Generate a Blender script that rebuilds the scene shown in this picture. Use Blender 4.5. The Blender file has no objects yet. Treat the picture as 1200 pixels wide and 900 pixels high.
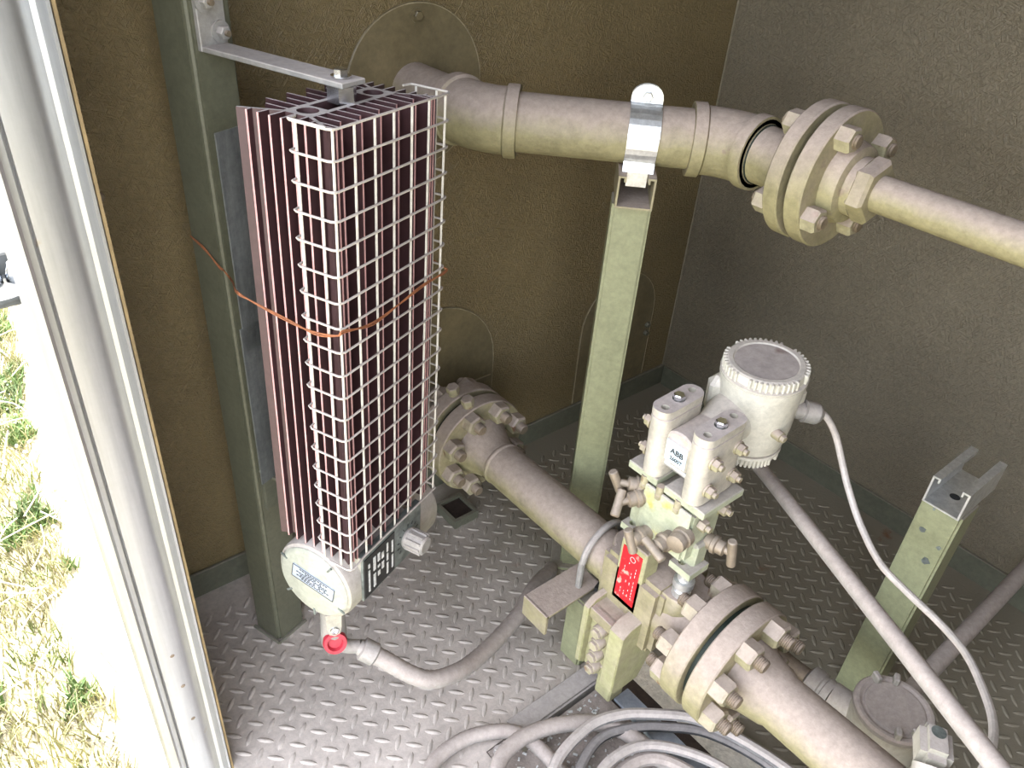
import bpy, bmesh, math, random
import numpy as np
from mathutils import Vector, Matrix, Quaternion

random.seed(7)
sc = bpy.context.scene
V = Vector
PI = math.pi

# ------------------------------------------------------------------ camera
CAM = V((-1.6088, -1.1559, 1.26))
YAW, PITCH, ROLL = math.radians(48.0996), math.radians(34.1982), math.radians(4.7372)
fw = V((math.cos(YAW) * math.cos(PITCH), math.sin(YAW) * math.cos(PITCH), -math.sin(PITCH)))
rt = fw.cross(V((0, 0, 1))).normalized()
up = rt.cross(fw)
r2 = math.cos(ROLL) * rt + math.sin(ROLL) * up
u2 = -math.sin(ROLL) * rt + math.cos(ROLL) * up
cam_d = bpy.data.cameras.new('camera')
cam_d.sensor_width = 36.0
cam_d.lens = 930.0 * 36.0 / 1200.0
cam_d.clip_start = 0.01
cam = bpy.data.objects.new('camera', cam_d)
bpy.context.collection.objects.link(cam)
cam.matrix_world = Matrix(((r2.x, u2.x, -fw.x, CAM.x), (r2.y, u2.y, -fw.y, CAM.y), (r2.z, u2.z, -fw.z, CAM.z), (0, 0, 0, 1)))
sc.camera = cam

# ------------------------------------------------------------------ sky, sun, exposure
w = bpy.data.worlds.new('sky')
sc.world = w
w.use_nodes = True
nt = w.node_tree
sky = nt.nodes.new('ShaderNodeTexSky')
sky.sky_type = 'NISHITA'
sky.sun_disc = False
sky.sun_elevation = math.radians(55)
sky.sun_rotation = math.radians(5)
sky.air_density = 1.0
sky.dust_density = 2.0
bg = nt.nodes['Background']
hsv = nt.nodes.new('ShaderNodeHueSaturation')
hsv.inputs['Saturation'].default_value = 0.3
nt.links.new(sky.outputs[0], hsv.inputs['Color'])
nt.links.new(hsv.outputs[0], bg.inputs[0])
bg.inputs[1].default_value = 0.95
sd = bpy.data.lights.new('sun', 'SUN')
sd.energy = 7.0
sd.angle = 0.01
sd.color = (1.0, 0.94, 0.84)
sun = bpy.data.objects.new('sun', sd)
bpy.context.collection.objects.link(sun)
sun.rotation_euler = V((-0.02, 0.50, 0.86)).to_track_quat('Z', 'Y').to_euler()
sc.view_settings.view_transform = 'Standard'
sc.view_settings.look = 'None'
sc.view_settings.gamma = 1.0
sc.view_settings.use_curve_mapping = False
sc.view_settings.exposure = 1.0

# ------------------------------------------------------------------ materials
def mat(name, col, rough=0.6, metal=0.0, var=0.15, scale=18.0, bump=0.0, bscale=60.0, dust=None, dustamt=0.0, spec=0.5,
        spots=None, spotscale=9.0, spotlevel=0.62, stretch=None, mottle=0.16, dustlo=-0.15):
    m = bpy.data.materials.new(name)
    m.use_nodes = True
    t = m.node_tree
    N, L = t.nodes, t.links
    b = N['Principled BSDF']
    b.inputs['Roughness'].default_value = rough
    b.inputs['Metallic'].default_value = metal
    b.inputs['Specular IOR Level'].default_value = spec
    geo = N.new('ShaderNodeNewGeometry')
    pos = geo.outputs['Position']
    if stretch:
        mp = N.new('ShaderNodeVectorMath'); mp.operation = 'MULTIPLY'
        mp.inputs[1].default_value = stretch
        L.new(pos, mp.inputs[0]); pos = mp.outputs[0]
    n = N.new('ShaderNodeTexNoise')
    n.inputs['Scale'].default_value = scale
    n.inputs['Detail'].default_value = 6
    n.inputs['Roughness'].default_value = 0.65
    L.new(pos, n.inputs['Vector'])
    rmp = N.new('ShaderNodeMapRange')
    rmp.inputs[1].default_value = 0.3; rmp.inputs[2].default_value = 0.7
    rmp.inputs[3].default_value = 1.0 - var; rmp.inputs[4].default_value = 1.0 + var
    L.new(n.outputs['Fac'], rmp.inputs[0])
    mul = N.new('ShaderNodeVectorMath'); mul.operation = 'SCALE'
    mul.inputs[0].default_value = col
    L.new(rmp.outputs[0], mul.inputs['Scale'])
    out = mul.outputs[0]
    if spots:
        n2 = N.new('ShaderNodeTexNoise'); n2.inputs['Scale'].default_value = spotscale; n2.inputs['Detail'].default_value = 8
        L.new(geo.outputs['Position'], n2.inputs['Vector'])
        r3 = N.new('ShaderNodeMapRange'); r3.inputs[1].default_value = spotlevel; r3.inputs[2].default_value = spotlevel + 0.08
        L.new(n2.outputs['Fac'], r3.inputs[0])
        mx = N.new('ShaderNodeMixRGB'); mx.inputs[2].default_value = (*spots, 1)
        L.new(r3.outputs[0], mx.inputs[0]); L.new(out, mx.inputs[1]); out = mx.outputs[0]
    if dust:
        sx = N.new('ShaderNodeSeparateXYZ'); L.new(geo.outputs['Normal'], sx.inputs[0])
        n3 = N.new('ShaderNodeTexNoise'); n3.inputs['Scale'].default_value = 40; n3.inputs['Detail'].default_value = 5
        L.new(geo.outputs['Position'], n3.inputs['Vector'])
        ad = N.new('ShaderNodeMath'); ad.operation = 'MULTIPLY_ADD'; ad.inputs[1].default_value = 0.5; ad.inputs[2].default_value = -0.25
        L.new(n3.outputs['Fac'], ad.inputs[0])
        a2 = N.new('ShaderNodeMath'); a2.operation = 'ADD'
        L.new(sx.outputs['Z'], a2.inputs[0]); L.new(ad.outputs[0], a2.inputs[1])
        r4 = N.new('ShaderNodeMapRange'); r4.inputs[1].default_value = dustlo; r4.inputs[2].default_value = dustlo + 0.75
        r4.inputs[4].default_value = dustamt
        L.new(a2.outputs[0], r4.inputs[0])
        mx = N.new('ShaderNodeMixRGB'); mx.inputs[2].default_value = (*dust, 1)
        L.new(r4.outputs[0], mx.inputs[0]); L.new(out, mx.inputs[1]); out = mx.outputs[0]
        rr = N.new('ShaderNodeMapRange'); rr.inputs[3].default_value = rough; rr.inputs[4].default_value = max(rough, 0.85)
        L.new(r4.outputs[0], rr.inputs[0]); L.new(rr.outputs[0], b.inputs['Roughness'])
        if metal > 0:
            rm = N.new('ShaderNodeMapRange'); rm.inputs[3].default_value = metal; rm.inputs[4].default_value = 0.0
            L.new(r4.outputs[0], rm.inputs[0]); L.new(rm.outputs[0], b.inputs['Metallic'])
    if mottle:
        n5 = N.new('ShaderNodeTexNoise'); n5.inputs['Scale'].default_value = 95; n5.inputs['Detail'].default_value = 7; n5.inputs['Roughness'].default_value = 0.75
        L.new(geo.outputs['Position'], n5.inputs['Vector'])
        r5 = N.new('ShaderNodeMapRange'); r5.inputs[1].default_value = 0.35; r5.inputs[2].default_value = 0.65
        r5.inputs[3].default_value = 1 - mottle; r5.inputs[4].default_value = 1 + mottle * 0.7
        L.new(n5.outputs['Fac'], r5.inputs[0])
        m5 = N.new('ShaderNodeVectorMath'); m5.operation = 'SCALE'
        L.new(out, m5.inputs[0]); L.new(r5.outputs[0], m5.inputs['Scale']); out = m5.outputs[0]
    L.new(out, b.inputs['Base Color'])
    if bump > 0:
        nb = N.new('ShaderNodeTexNoise'); nb.inputs['Scale'].default_value = bscale; nb.inputs['Detail'].default_value = 4
        L.new(pos, nb.inputs['Vector'])
        bp = N.new('ShaderNodeBump'); bp.inputs['Strength'].default_value = bump; bp.inputs['Distance'].default_value = 0.004
        L.new(nb.outputs['Fac'], bp.inputs['Height']); L.new(bp.outputs[0], b.inputs['Normal'])
    return m

DUST = (0.385, 0.308, 0.272)
M = {}
M['pipe'] = mat('tan_pipe_paint', (0.265, 0.235, 0.125), 0.5, var=0.22, scale=26, dust=DUST, dustamt=0.9, bump=0.22, bscale=150, spots=(0.20, 0.155, 0.10), spotscale=38, spotlevel=0.66)
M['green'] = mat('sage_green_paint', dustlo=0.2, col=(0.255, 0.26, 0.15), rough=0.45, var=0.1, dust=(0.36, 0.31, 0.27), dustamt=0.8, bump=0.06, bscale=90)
M['column'] = mat('shaded_sage_paint', dustlo=0.2, col=(0.115, 0.115, 0.078), rough=0.4, var=0.1, dust=(0.3, 0.27, 0.23), dustamt=0.7)  # same sage paint as the posts, with shade put into the colour
M['clamp_paint'] = mat('yellow_green_paint', (0.33, 0.32, 0.16), 0.5, dust=DUST, dustamt=0.85, bump=0.1)
M['curb'] = mat('curb_paint', (0.095, 0.10, 0.07), 0.45, var=0.15, dust=(0.25, 0.22, 0.17), dustamt=0.6)
M['nut'] = mat('painted_nut', (0.31, 0.28, 0.17), 0.5, dust=DUST, dustamt=0.85, var=0.25, scale=60, spots=(0.16, 0.07, 0.025), spotscale=55, spotlevel=0.62)
M['stud'] = mat('rusty_stud', (0.20, 0.155, 0.10), 0.6, metal=0.35, var=0.35, scale=90, dust=DUST, dustamt=0.5)
M['galv'] = mat('galvanised_steel', (0.72, 0.73, 0.74), 0.38, metal=0.85, var=0.12, scale=70)
M['strip'] = mat('dull_galvanised_sheet', (0.34, 0.355, 0.35), 0.4, metal=0.8, var=0.35, scale=14, stretch=(3, 3, 0.4))
M['zinc'] = mat('bright_zinc', (0.78, 0.8, 0.85), 0.25, metal=1.0, var=0.08)
M['dusty_steel'] = mat('dusty_steel', (0.33, 0.32, 0.30), 0.5, metal=0.4, dust=(0.40, 0.355, 0.33), dustamt=0.95, bump=0.1, bscale=150)
M['fin'] = mat('maroon_fin', (0.040, 0.016, 0.018), 0.5, metal=0.0, var=0.2, dust=(0.46, 0.40, 0.39), dustamt=0.95, dustlo=0.15)
M['fin_edge'] = mat('worn_lit_fin_edge', (0.55, 0.31, 0.30), 0.45, var=0.2, scale=40)  # edge wear plus the light on the fin edges, painted as a pale colour
M['web'] = mat('dusty_fin_core', (0.06, 0.03, 0.032), 0.5, dustlo=0.15, dust=(0.42, 0.38, 0.36), dustamt=0.95)
M['wire'] = mat('white_cage_wire', (0.58, 0.54, 0.47), 0.4, var=0.08, dust=(0.33, 0.27, 0.26), dustamt=0.8, dustlo=0.05)
M['cast'] = mat('cast_aluminium', (0.38, 0.36, 0.295), 0.5, metal=0.1, dust=(0.42, 0.365, 0.34), dustamt=0.8, bump=0.12, bscale=110)
M['cap_face'] = mat('grey_enamel_cap', (0.35, 0.355, 0.295), 0.45, var=0.12, bump=0.05, scale=40)
M['silver_label'] = mat('silver_label', (0.50, 0.56, 0.66), 0.3, metal=0.4, var=0.1)
M['black'] = mat('black_print', (0.018, 0.018, 0.018), 0.5, var=0.2)
M['grey_plate'] = mat('worn_grey_plate', (0.17, 0.19, 0.18), 0.45, metal=0.4, var=0.45, scale=60)
M['white_print'] = mat('white_print', (0.62, 0.62, 0.6), 0.6, var=0.25, scale=150)
M['red'] = mat('red_plate', (0.62, 0.012, 0.02), 0.45, var=0.25, scale=60, spots=(0.62, 0.35, 0.28), spotscale=70, spotlevel=0.6, stretch=(1, 1, .25))
M['plug'] = mat('red_plug', (0.45, 0.03, 0.05), 0.5, var=0.3, scale=60)
M['flex'] = mat('dusty_flex_conduit', (0.30, 0.275, 0.255), 0.65, dust=(0.42, 0.355, 0.32), dustamt=0.9, bump=0.15, bscale=160)
M['cable'] = mat('grey_cable', (0.20, 0.195, 0.195), 0.6, dust=(0.45, 0.395, 0.365), dustamt=0.95, var=0.4, scale=40)
M['black_cable'] = mat('dark_cable', (0.035, 0.04, 0.045), 0.5, dust=(0.36, 0.32, 0.30), dustamt=0.6, var=0.4, scale=60)
M['signal'] = mat('pale_grey_cable', (0.50, 0.45, 0.42), 0.5, var=0.08)
M['tx'] = mat('cream_transmitter_paint', dustlo=0.1, col=(0.56, 0.53, 0.45), rough=0.34, var=0.06, dust=(0.46, 0.39, 0.365), dustamt=0.6, bump=0.05)
M['tx_top'] = mat('dusty_cover_top', (0.36, 0.31, 0.29), 0.75, var=0.12, spots=(0.15, 0.09, 0.075), spotscale=14, spotlevel=0.58)
M['tx_cell'] = mat('steel_cell', (0.60, 0.56, 0.47), 0.4, metal=0.35, dust=(0.42, 0.355, 0.34), dustamt=0.85)
M['blue_label'] = mat('pale_blue_label', (0.52, 0.62, 0.68), 0.35, var=0.08)
M['manifold'] = mat('greenish_manifold', dustlo=0.1, col=(0.44, 0.46, 0.33), rough=0.42, metal=0.15, var=0.2, scale=25, dust=(0.42, 0.37, 0.345), dustamt=0.9, spots=(0.50, 0.45, 0.14), spotscale=20, spotlevel=0.58)
M['bronze'] = mat('bronze_handle', (0.27, 0.22, 0.16), 0.42, metal=0.5, var=0.25, dust=(0.36, 0.30, 0.26), dustamt=0.6)
M['hole'] = mat('dark_bore', (0.012, 0.012, 0.012), 0.8)
M['gasket'] = mat('dark_green_gasket', (0.012, 0.022, 0.016), 0.6, var=0.4, scale=80)
M['opening_shade'] = mat('opening_shade', (0.035, 0.022, 0.017), 0.8, var=0.4, scale=60)  # darkness inside openings, painted as a near-black brown
M['rust'] = mat('rusty_wire', (0.28, 0.10, 0.04), 0.7, var=0.35, scale=90)
M['alu'] = mat('brushed_aluminium', (0.46, 0.47, 0.485), 0.40, metal=0.92, var=0.10, scale=5, stretch=(25, 25, 1.2), spots=(0.38, 0.31, 0.2), spotscale=22, spotlevel=0.68, mottle=0.03)
M['latch'] = mat('shaded_latch_steel', (0.075, 0.08, 0.082), 0.5, var=0.3, scale=50)  # steel colour darkened to paint in shade on the sunlit latch
M['chrome'] = mat('chrome', (0.55, 0.57, 0.60), 0.12, metal=1.0, var=0.03)
M['ply'] = mat('board_edge', (0.20, 0.14, 0.065), 0.75, var=0.4, scale=60, stretch=(1, 1, .2))
M['plate'] = mat('wall_cover_plate', (0.165, 0.132, 0.072), 0.36, var=0.3, scale=9, bump=0.1, bscale=60)
M['plate_edge'] = mat('worn_plate_rim', (0.30, 0.25, 0.16), 0.6, var=0.3, scale=60)
M['dirt'] = mat('dirty_plate', (0.30, 0.25, 0.22), 0.85, var=0.3, scale=30, bump=0.4, bscale=180, spots=(0.55, 0.5, 0.47), spotscale=120, spotlevel=0.63)
M['blue_steel'] = mat('blue_grey_steel', (0.30, 0.36, 0.44), 0.35, metal=0.5, var=0.15, dust=(0.38, 0.36, 0.36), dustamt=0.5)
M['gravel'] = mat('pale_gravel', (0.74, 0.71, 0.66), 0.9, var=0.15, scale=60, bump=0.7, bscale=90, spots=(0.3, 0.25, 0.2), spotscale=60, spotlevel=0.73)
M['soil'] = mat('dry_soil', (0.30, 0.265, 0.18), 0.95, var=0.35, scale=14, bump=0.5)
M['twig'] = mat('dry_twig', (0.55, 0.48, 0.38), 0.8, var=0.2)
M['leaf'] = mat('green_leaf', (0.12, 0.19, 0.06), 0.6, var=0.5, scale=9)
M['grass'] = mat('dry_grass', (0.27, 0.25, 0.11), 0.7, var=0.6, scale=9, spots=(0.12, 0.155, 0.04), spotscale=14, spotlevel=0.52)
M['floor'] = mat('dusty_tread_plate', (0.36, 0.315, 0.275), 0.62, metal=0.0, var=0.25, scale=7, dust=None, bump=0.12, bscale=140, spots=(0.27, 0.215, 0.165), spotscale=6, spotlevel=0.55)
M['lug'] = mat('worn_tread_lug', (0.37, 0.325, 0.285), 0.55, metal=0.0, var=0.2, scale=10)

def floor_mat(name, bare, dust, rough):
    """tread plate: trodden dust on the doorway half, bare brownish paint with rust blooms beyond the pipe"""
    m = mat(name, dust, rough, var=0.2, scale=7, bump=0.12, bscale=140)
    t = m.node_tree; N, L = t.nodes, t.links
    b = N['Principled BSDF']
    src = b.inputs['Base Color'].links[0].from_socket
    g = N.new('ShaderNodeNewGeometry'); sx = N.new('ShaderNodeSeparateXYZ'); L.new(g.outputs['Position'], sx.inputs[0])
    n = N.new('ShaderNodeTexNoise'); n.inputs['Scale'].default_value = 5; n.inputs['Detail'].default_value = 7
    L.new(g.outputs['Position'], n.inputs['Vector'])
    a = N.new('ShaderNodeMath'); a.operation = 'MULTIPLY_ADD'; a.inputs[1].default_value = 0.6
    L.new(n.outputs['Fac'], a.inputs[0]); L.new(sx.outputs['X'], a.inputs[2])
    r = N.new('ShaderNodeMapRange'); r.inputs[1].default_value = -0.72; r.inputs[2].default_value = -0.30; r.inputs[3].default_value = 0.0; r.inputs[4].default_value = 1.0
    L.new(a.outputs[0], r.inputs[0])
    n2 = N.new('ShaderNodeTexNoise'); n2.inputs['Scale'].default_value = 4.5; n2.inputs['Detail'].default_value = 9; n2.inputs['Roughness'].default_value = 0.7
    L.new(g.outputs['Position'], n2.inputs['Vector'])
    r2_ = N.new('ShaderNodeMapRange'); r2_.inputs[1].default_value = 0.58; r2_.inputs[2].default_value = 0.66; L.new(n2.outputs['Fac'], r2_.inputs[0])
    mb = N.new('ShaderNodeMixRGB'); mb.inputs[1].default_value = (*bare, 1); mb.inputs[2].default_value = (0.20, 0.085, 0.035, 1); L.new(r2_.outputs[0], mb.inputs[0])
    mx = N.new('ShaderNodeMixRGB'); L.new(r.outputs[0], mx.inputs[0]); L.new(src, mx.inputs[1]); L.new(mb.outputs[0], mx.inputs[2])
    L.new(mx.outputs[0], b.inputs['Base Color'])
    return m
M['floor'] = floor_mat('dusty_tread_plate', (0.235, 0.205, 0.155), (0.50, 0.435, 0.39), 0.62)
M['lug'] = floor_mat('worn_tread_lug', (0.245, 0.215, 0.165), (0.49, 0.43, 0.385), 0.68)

def wall_mat(name, col, side=False):
    m = mat(name, col, 0.40, var=0.16, scale=3.0)
    t = m.node_tree; N, L = t.nodes, t.links
    b = N['Principled BSDF']
    g = N.new('ShaderNodeNewGeometry')
    # crossing glass-fibre strands pressed into the resin: two stretched noises
    hs = []
    for ang in (0.25, 1.2, 2.2):
        mp = N.new('ShaderNodeMapping'); mp.vector_type = 'TEXTURE'
        mp.inputs['Rotation'].default_value = (ang, 0, 0) if side else (0, ang, 0)
        mp.inputs['Scale'].default_value = (1 / 65.0, 1 / 65.0, 1 / 330.0)
        L.new(g.outputs['Position'], mp.inputs[0])
        n = N.new('ShaderNodeTexNoise'); n.inputs['Scale'].default_value = 1.0; n.inputs['Detail'].default_value = 1.5
        n.inputs['Distortion'].default_value = 0.8
        L.new(mp.outputs[0], n.inputs['Vector'])
        r = N.new('ShaderNodeMapRange'); r.inputs[1].default_value = 0.5; r.inputs[2].default_value = 0.72
        L.new(n.outputs['Fac'], r.inputs[0]); hs.append(r.outputs[0])
    a = N.new('ShaderNodeMath'); a.operation = 'MAXIMUM'; L.new(hs[0], a.inputs[0]); L.new(hs[1], a.inputs[1])
    a2 = N.new('ShaderNodeMath'); a2.operation = 'MAXIMUM'; L.new(a.outputs[0], a2.inputs[0]); L.new(hs[2], a2.inputs[1])
    bp = N.new('ShaderNodeBump'); bp.inputs['Strength'].default_value = 1.0; bp.inputs['Distance'].default_value = 0.0016
    L.new(a2.outputs[0], bp.inputs['Height']); L.new(bp.outputs[0], b.inputs['Normal'])
    return m
M['caulk'] = mat('corner_bead', (0.24, 0.21, 0.15), 0.5)
M['wall'] = wall_mat('olive_fibreglass', (0.205, 0.153, 0.073))
M['wall_side'] = wall_mat('grey_olive_fibreglass', (0.195, 0.164, 0.113), True)

# ------------------------------------------------------------------ mesh helpers
def perp(ax):
    ax = V(ax).normalized()
    a = V((0, 0, 1)) if abs(ax.z) < 0.9 else V((1, 0, 0))
    e1 = a.cross(ax).normalized()
    return ax, e1, ax.cross(e1)

class MB:
    def __init__(s): s.bm = bmesh.new()
    def box(s, c, size, rot=None, bev=0.0, seg=1):
        r = bmesh.ops.create_cube(s.bm, size=1.0)
        vs = r['verts']
        mtx = Matrix.Translation(V(c)) @ (rot.to_4x4() if rot else Matrix.Identity(4)) @ Matrix.Diagonal((*size, 1))
        bmesh.ops.transform(s.bm, matrix=mtx, verts=vs)
        if bev > 0:
            es = list({e for v in vs for e in v.link_edges})
            bmesh.ops.bevel(s.bm, geom=es, offset=bev, segments=seg, affect='EDGES')
        return s
    def lathe(s, o, ax, prof, n=24, phase=0.0, up=None):
        o = V(o); ax, e1, e2 = perp(ax)
        if up is not None:
            e1 = (V(up) - V(up).dot(ax) * ax).normalized(); e2 = ax.cross(e1)
        rings = []
        for h, r in prof:
            if r < 1e-6: rings.append([s.bm.verts.new(o + ax * h)])
            else: rings.append([s.bm.verts.new(o + ax * h + r * (math.cos(2 * PI * k / n + phase) * e1 + math.sin(2 * PI * k / n + phase) * e2)) for k in range(n)])
        for a, b in zip(rings, rings[1:]):
            for k in range(n):
                k2 = (k + 1) % n
                if len(a) == 1 and len(b) == 1: continue
                try:
                    if len(a) == 1: s.bm.faces.new((a[0], b[k2], b[k]))
                    elif len(b) == 1: s.bm.faces.new((a[k], a[k2], b[0]))
                    else: s.bm.faces.new((a[k], a[k2], b[k2], b[k]))
                except ValueError: pass
        return s
    def cyl(s, p0, p1, r, r1=None, n=20, bev=0.0):
        p0, p1 = V(p0), V(p1); h = (p1 - p0).length; r1 = r if r1 is None else r1
        if bev: pr = [(0, 0), (0, r - bev), (bev, r), (h - bev, r1), (h, r1 - bev), (h, 0)]
        else: pr = [(0, 0), (0, r), (h, r1), (h, 0)]
        return s.lathe(p0, p1 - p0, pr, n)
    def hexa(s, p, ax, af, h, phase=0.0, up=None):
        r = af / math.sqrt(3)
        return s.lathe(p, ax, [(0, 0), (0, r), (h * 0.86, r), (h, r * 0.86), (h, 0)], 6, phase, up)
    def stud(s, p, ax, r, ln):
        pr = [(0, 0), (0, r)]; k = 0.0; st = 0.003
        while k + st < ln:
            pr += [(k + st * 0.5, r * 0.86), (k + st, r)]; k += st
        pr += [(ln, r * 0.8), (ln, 0)]
        return s.lathe(p, ax, pr, 10)
    def tube(s, pts, r, n=8, smooth=True, sub=6, ribs=None, amp=0.03):
        P = [V(p) for p in pts]
        if smooth and len(P) > 2:
            Q = []
            for i in range(len(P) - 1):
                p0 = P[i - 1] if i else P[i] * 2 - P[i + 1]
                p3 = P[i + 2] if i + 2 < len(P) else P[i + 1] * 2 - P[i]
                for k in range(sub):
                    t = k / sub
                    Q.append(0.5 * (2 * P[i] + (P[i + 1] - p0) * t + (2 * p0 - 5 * P[i] + 4 * P[i + 1] - p3) * t * t + (3 * P[i] - p0 - 3 * P[i + 1] + p3) * t ** 3))
            Q.append(P[-1]); P = Q
        if ribs:
            Q = [P[0]]
            for a, b in zip(P, P[1:]):
                d = (b - a).length; m = max(1, int(d / ribs + 0.5))
                for k in range(1, m + 1): Q.append(a.lerp(b, k / m))
            P = Q
        T = [(P[min(i + 1, len(P) - 1)] - P[max(i - 1, 0)]).normalized() for i in range(len(P))]
        _, e1, e2 = perp(T[0]); rings = []
        for i, p in enumerate(P):
            if i:
                q = T[i - 1].rotation_difference(T[i]); e1 = (q @ e1).normalized()
                e1 = (e1 - e1.dot(T[i]) * T[i]).normalized()
            e2 = T[i].cross(e1)
            rr = r * (1.0 + (amp if i % 2 else -amp)) if ribs else r
            rings.append([s.bm.verts.new(p + rr * (math.cos(2 * PI * k / n) * e1 + math.sin(2 * PI * k / n) * e2)) for k in range(n)])
        for a, b in zip(rings, rings[1:]):
            for k in range(n): s.bm.faces.new((a[k], a[(k + 1) % n], b[(k + 1) % n], b[k]))
        s.bm.faces.new(rings[0][::-1]); s.bm.faces.new(rings[-1])
        return s
    def prism(s, poly, o, ex, ey, depth, bev=0.0):
        """closed 2-D outline swept along ex x ey by depth (centred on o's plane upward)"""
        o, ex, ey = V(o), V(ex), V(ey); ez = ex.cross(ey)
        a = [s.bm.verts.new(o + ex * x + ey * y) for x, y in poly]
        b = [s.bm.verts.new(o + ex * x + ey * y + ez * depth) for x, y in poly]
        fs = [s.bm.faces.new(a[::-1]), s.bm.faces.new(b)]
        n = len(poly)
        for k in range(n): fs.append(s.bm.faces.new((a[k], a[(k + 1) % n], b[(k + 1) % n], b[k])))
        if bev > 0:
            es = list(fs[0].edges) + list(fs[1].edges)
            bmesh.ops.bevel(s.bm, geom=es, offset=bev, segments=1, affect='EDGES')
        return s
    def annulus(s, outer, holes, o, ex, ey, depth):
        """flat plate with holes, given thickness; triangulated by filling the edge loops"""
        o, ex, ey = V(o), V(ex), V(ey); ez = ex.cross(ey)
        t = bmesh.new(); es = []
        for loop in [outer] + holes:
            vs = [t.verts.new(o + ex * x + ey * y) for x, y in loop]
            es += [t.edges.new((vs[k], vs[(k + 1) % len(vs)])) for k in range(len(vs))]
        bmesh.ops.triangle_fill(t, use_beauty=True, use_dissolve=False, edges=es)
        r = bmesh.ops.extrude_face_region(t, geom=list(t.faces))
        bmesh.ops.translate(t, vec=ez * depth, verts=[v for v in r['geom'] if isinstance(v, bmesh.types.BMVert)])
        me = bpy.data.meshes.new('tmp'); t.to_mesh(me); t.free(); s.bm.from_mesh(me); bpy.data.meshes.remove(me)
        return s
    def quads(s, fs):
        for f in fs: s.bm.faces.new([s.bm.verts.new(V(p)) for p in f])
        return s
    def mesh(s, name, m, inv=None):
        if inv is not None: bmesh.ops.transform(s.bm, matrix=inv, verts=s.bm.verts)
        bmesh.ops.recalc_face_normals(s.bm, faces=s.bm.faces)
        me = bpy.data.meshes.new(name); s.bm.to_mesh(me); s.bm.free()
        me.materials.append(m)
        me.shade_smooth(); me.set_sharp_from_angle(angle=math.radians(32))
        return me

col = bpy.context.collection
WM = {}
def link(name, me, parent=None, mtx=None, label=None, kind=None):
    o = bpy.data.objects.new(name, me); col.objects.link(o)
    if parent is not None: o.parent = parent
    if mtx is not None: o.matrix_local = mtx
    WM[o.name] = (WM[parent.name] if parent is not None else Matrix.Identity(4)) @ (mtx if mtx is not None else Matrix.Identity(4))
    if label: o['label'] = label
    if kind: o['kind'] = kind
    return o
def thing(name, label, cat, base=(0, 0, 0), rot=None, group=None):
    mtx = Matrix.Translation(V(base)) @ (rot.to_4x4() if rot else Matrix.Identity(4))
    o = link(name, None, None, mtx)
    o.empty_display_size = 0.05
    o['label'] = label; o['category'] = cat
    if group: o['group'] = group
    return o
def part(name, mb, m, parent, label=None, kind=None, local=False):
    """mesh given in world coordinates unless local"""
    inv = None if local else WM[parent.name].inverted()
    return link(name, mb.mesh(name, m, inv), parent, None, label, kind)
def single(name, mb, m, label, cat, base, group=None):
    mt = Matrix.Translation(V(base))
    o = link(name, mb.mesh(name, m, mt.inverted()), None, mt)
    o['label'] = label; o['category'] = cat
    if group: o['group'] = group
    return o
def inst(name, me, parent, world):
    return link(name, me, parent, WM[parent.name].inverted() @ world)
def struct(name, mb, m, parent=None, base=(0, 0, 0)):
    if parent is None:
        mt = Matrix.Translation(V(base)); o = link(name, mb.mesh(name, m, mt.inverted()), None, mt); o['kind'] = 'structure'
        return o
    return part(name, mb, m, parent)
def frame(o, z, x):
    z = V(z).normalized(); x = V(x); x = (x - x.dot(z) * z).normalized(); y = z.cross(x)
    return Matrix(((x.x, y.x, z.x, o[0]), (x.y, y.y, z.y, o[1]), (x.z, y.z, z.z, o[2]), (0, 0, 0, 1)))
def ring(n, r, ph=0.0, c=(0, 0)): return [(c[0] + r * math.cos(2 * PI * k / n + ph), c[1] + r * math.sin(2 * PI * k / n + ph)) for k in range(n)]

X, Y, Z = V((1, 0, 0)), V((0, 1, 0)), V((0, 0, 1))

# ------------------------------------------------------------------ the setting
ROOF = 2.30
FRONT = -1.95
GZ = -0.25
struct('wall_back', MB().box((-0.709, 0.03, ROOF / 2 - 0.05), (1.538, 0.06, ROOF + 0.1)), M['wall'], base=(-0.709, 0.03, -0.1))
struct('wall_right', MB().box((0.03, FRONT / 2, ROOF / 2 - 0.05), (0.06, -FRONT + 0.12, ROOF + 0.1)), M['wall_side'], base=(0.03, FRONT / 2, -0.1))
struct('wall_front', MB().box((-0.72, FRONT - 0.03, ROOF / 2 - 0.05), (1.44, 0.06, ROOF + 0.1)), M['wall_side'], base=(-0.72, FRONT - 0.03, -0.1))
struct('wall_left', MB().box((-1.4615, -0.145, ROOF / 2 - 0.05), (0.037, 0.40, ROOF + 0.1)).box((-1.4615, -1.15, 2.06), (0.037, 1.58, 0.48)).box((-1.4615, -1.80, 1.0), (0.037, 0.32, 2.2)), M['wall'], base=(-1.48, -0.18, -0.1))  # header and near-end section are out of view, shaped to cut sky light
struct('ceiling', MB().box((-0.74, -0.97, ROOF + 0.03), (1.62, 2.14, 0.06)), M['wall_side'], base=(-0.74, -0.97, ROOF))
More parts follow.
